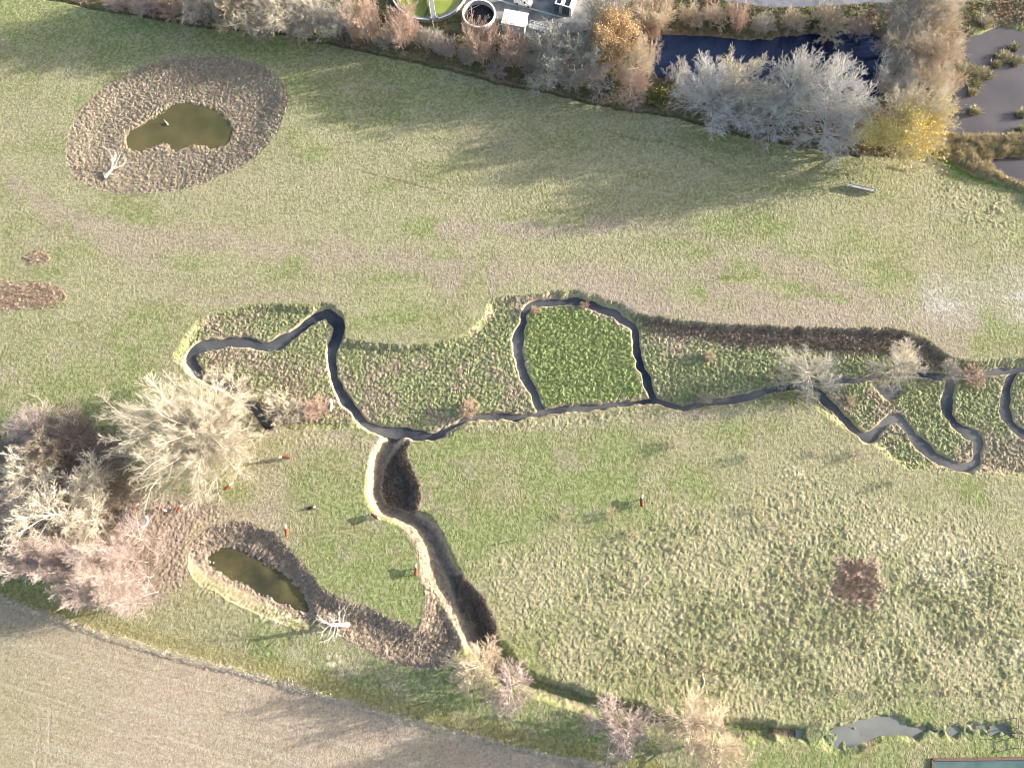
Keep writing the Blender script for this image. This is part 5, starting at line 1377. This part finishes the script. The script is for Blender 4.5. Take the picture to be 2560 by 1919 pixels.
def van():
    c = V(1131, 6, .9)
    A, B = V(1112, 0, 0), V(1150, 11, 0)
    rz = math.atan2(B.y - A.y, B.x - A.x)
    root = empty("van", (c.x, c.y + .55, 0), rz, "small white van parked in the treatment yard", "van")
    def ring(x, w0, w1, z0, z1): return [(x, -w0/2, z0), (x, w0/2, z0), (x, w0/2, (z0+z1)*.5), (x, w1/2, z1), (x, -w1/2, z1), (x, -w0/2, (z0+z1)*.5)]
    body = MB().loft([ring(-2.15, 1.66, 1.40, .35, 1.62), ring(-2.0, 1.78, 1.50, .28, 1.80), ring(.15, 1.80, 1.46, .28, 1.84), ring(.55, 1.80, 1.40, .28, 1.72), ring(1.25, 1.80, 1.50, .28, 1.12), ring(1.95, 1.68, 1.40, .28, .95), ring(2.2, 1.3, 1.1, .38, .72)])
    body.build("body", M['white_paint'], root)
    MB().poly([(.60, -.66, 1.725), (.60, .66, 1.725), (1.23, .70, 1.165), (1.23, -.70, 1.165)]).build("windscreen", M['glass'], root)
    for s in (-1, 1):
        MB().poly([(-.35, s*.885, 1.14), (.95, s*.905, 1.02), (.48, s*.775, 1.58), (-.35, s*.785, 1.62)]).build("side_window", M['glass'], root)
        MB().box((2.06, s*.55, .72), (.16, .32, .16), rz=-s*.3).build("headlight", M['lamp'], root)
        MB().box((-2.13, s*.72, .95), (.05, .14, .3)).build("tail_light", M['red_lamp'], root)
        MB().box((.85, s*1.0, 1.12), (.12, .2, .16), bevel=.02).build("mirror", M['white_paint'], root)
        for x in (-1.35, 1.38):
            wh = MB().tube((x, s*.74, .33), (x, s*.93, .33), .33, None, 20).build("wheel", M['rubber'], root)
            MB().tube((x, s*.90, .33), (x, s*.945, .33), .19, None, 14).build("rim", M['galv'], wh)
    MB().box((2.12, 0, .42), (.2, 1.5, .2), bevel=.03).build("bumper", M['dark_steel'], root)
van()
def thin_strip(name, pts, wd, z, mat):
    p = [Vector(V(*q)) for q in pts]; mb = MB(); L, Rr = [], []
    for i, a in enumerate(p):
        d = (p[min(i+1, len(p)-1)] - p[max(i-1, 0)]).normalized(); n = Vector((-d.y, d.x, 0))
        L.append(a + n*wd/2); Rr.append(a - n*wd/2)
    for i in range(len(p)-1): mb.poly([L[i], Rr[i], Rr[i+1], L[i+1]], z)
    return mb.build(name, mat)
tag(thin_strip("drainage_channel", [(1060, -6), (1100, 8), (1150, 20), (1200, 34), (1222, 40)], .45, .008, M['line']), kind='structure')
def kerb():
    p = [V(*q) for q in ((1136,81),(1190,77),(1250,68),(1290,60),(1312,48),(1332,20),(1375,-6))]
    mb = MB()
    rings = []
    for i, a in enumerate(p):
        d = (p[min(i+1, len(p)-1)] - p[max(i-1, 0)]).normalized(); n = Vector((-d.y, d.x, 0))
        a = Vector((a.x, a.y, 0))
        rings.append([a - n*.09 + Vector((0,0,-.1)), a + n*.09 + Vector((0,0,-.1)), a + n*.09 + Vector((0,0,.11)), a - n*.09 + Vector((0,0,.11))])
    mb.loft(rings)
    return tag(mb.build("kerb", M['line']), kind='structure')
kerb()
mh = P(1400, 61)
o = MB().lathe([(.48, .0), (.48, .014), (.40, .014), (.39, .010), (.02, .011)], 28).build("manhole_cover", M['concrete'], None, (mh.x, mh.y, 0.0))
tag(o, "round manhole cover set in the concrete right of the ramp", "manhole cover")
def board_fence(label, pts):
    p = [V(*q) for q in pts]; root = empty("board_fence", (p[0].x, p[0].y, 0), 0, label, "fence", "brown board fence beside the works")
    for a, b in zip(p, p[1:]):
        L = (b - a).length; rz = math.atan2(b.y - a.y, b.x - a.x); m = (a + b)/2 - p[0]
        MB().box((m.x, m.y, .6), (L, .05, 1.1), rz=rz).build("board_panel", M['brown_wood'], root)
    for a in p: MB().box((a.x - p[0].x, a.y - p[0].y, .6), (.12, .12, 1.4)).build("fence_post", M['wood'], root)
board_fence("brown board fence piece between the first two pink willows", [(820, 40), (834, 44), (848, 48)])
board_fence("brown board fence piece right of the cabin willow", [(1128, 104), (1145, 108), (1162, 110)])

# ------------------------------------------------------------------ south-eastern corner: rail fence across the ditch, walled lagoon
def rail_fence():
    c = P(2538, 1830); root = empty("rail_fence", (c.x, c.y, 0), 0, "weathered wooden rail fence crossing the ditch at the lower right", "fence")
    a, b = P(2536, 1793), P(2541, 1868); e, f = P(2520, 1832), P(2600, 1834)
    for k in range(4):
        p = a.lerp(b, k/3) - c
        MB().box((p.x, p.y, .1), (.16, .16, 2.0)).build("fence_post", M['wood'], root)
    for z in (.45, 1.0):
        p, q = a - c, b - c
        MB().tube((p.x + .1, p.y, z), (q.x + .1, q.y, z), .07).build("rail", M['wood'], root)
    p, q = e - c, f - c
    MB().tube((p.x, p.y, 1.12), (q.x, q.y, 1.12), .075).tube((p.x + 1.8, p.y, -.6), (p.x + 1.8, p.y, 1.12), .07).build("cross_rail", M['wood'], root)
    g, h = P(2540, 1819) - c, P(2566, 1838) - c
    MB().tube((g.x, g.y, .9), (h.x, h.y, .3), .05).build("brace", M['wood'], root)
rail_fence()
def lagoon():
    A, B = P(2330, 1897), P(2620, 1893); C_, D_ = P(2330, 1990), P(2620, 1990)
    root = empty("walled_lagoon", (A.x, A.y, 0), 0, "dark brick walled lagoon of teal water at the lower right corner", "lagoon")
    def w_(a, b, z=.35):
        L = (b - a).length; rz = math.atan2(b.y - a.y, b.x - a.x); m = (a + b)/2 - A
        return (m.x, m.y, z/2 - .2), (L, .45, z + .4), rz
    for a, b in ((A, B), (A, C_)):
        c, s, r = w_(a, b); MB().box(c, s, rz=r).build("brick_wall", M['brick'], root)
    MB().poly([p - A + Vector((0, 0, .15)) for p in (A, B, D_, C_)]).build("teal_water", M['w_teal'], root)
lagoon()
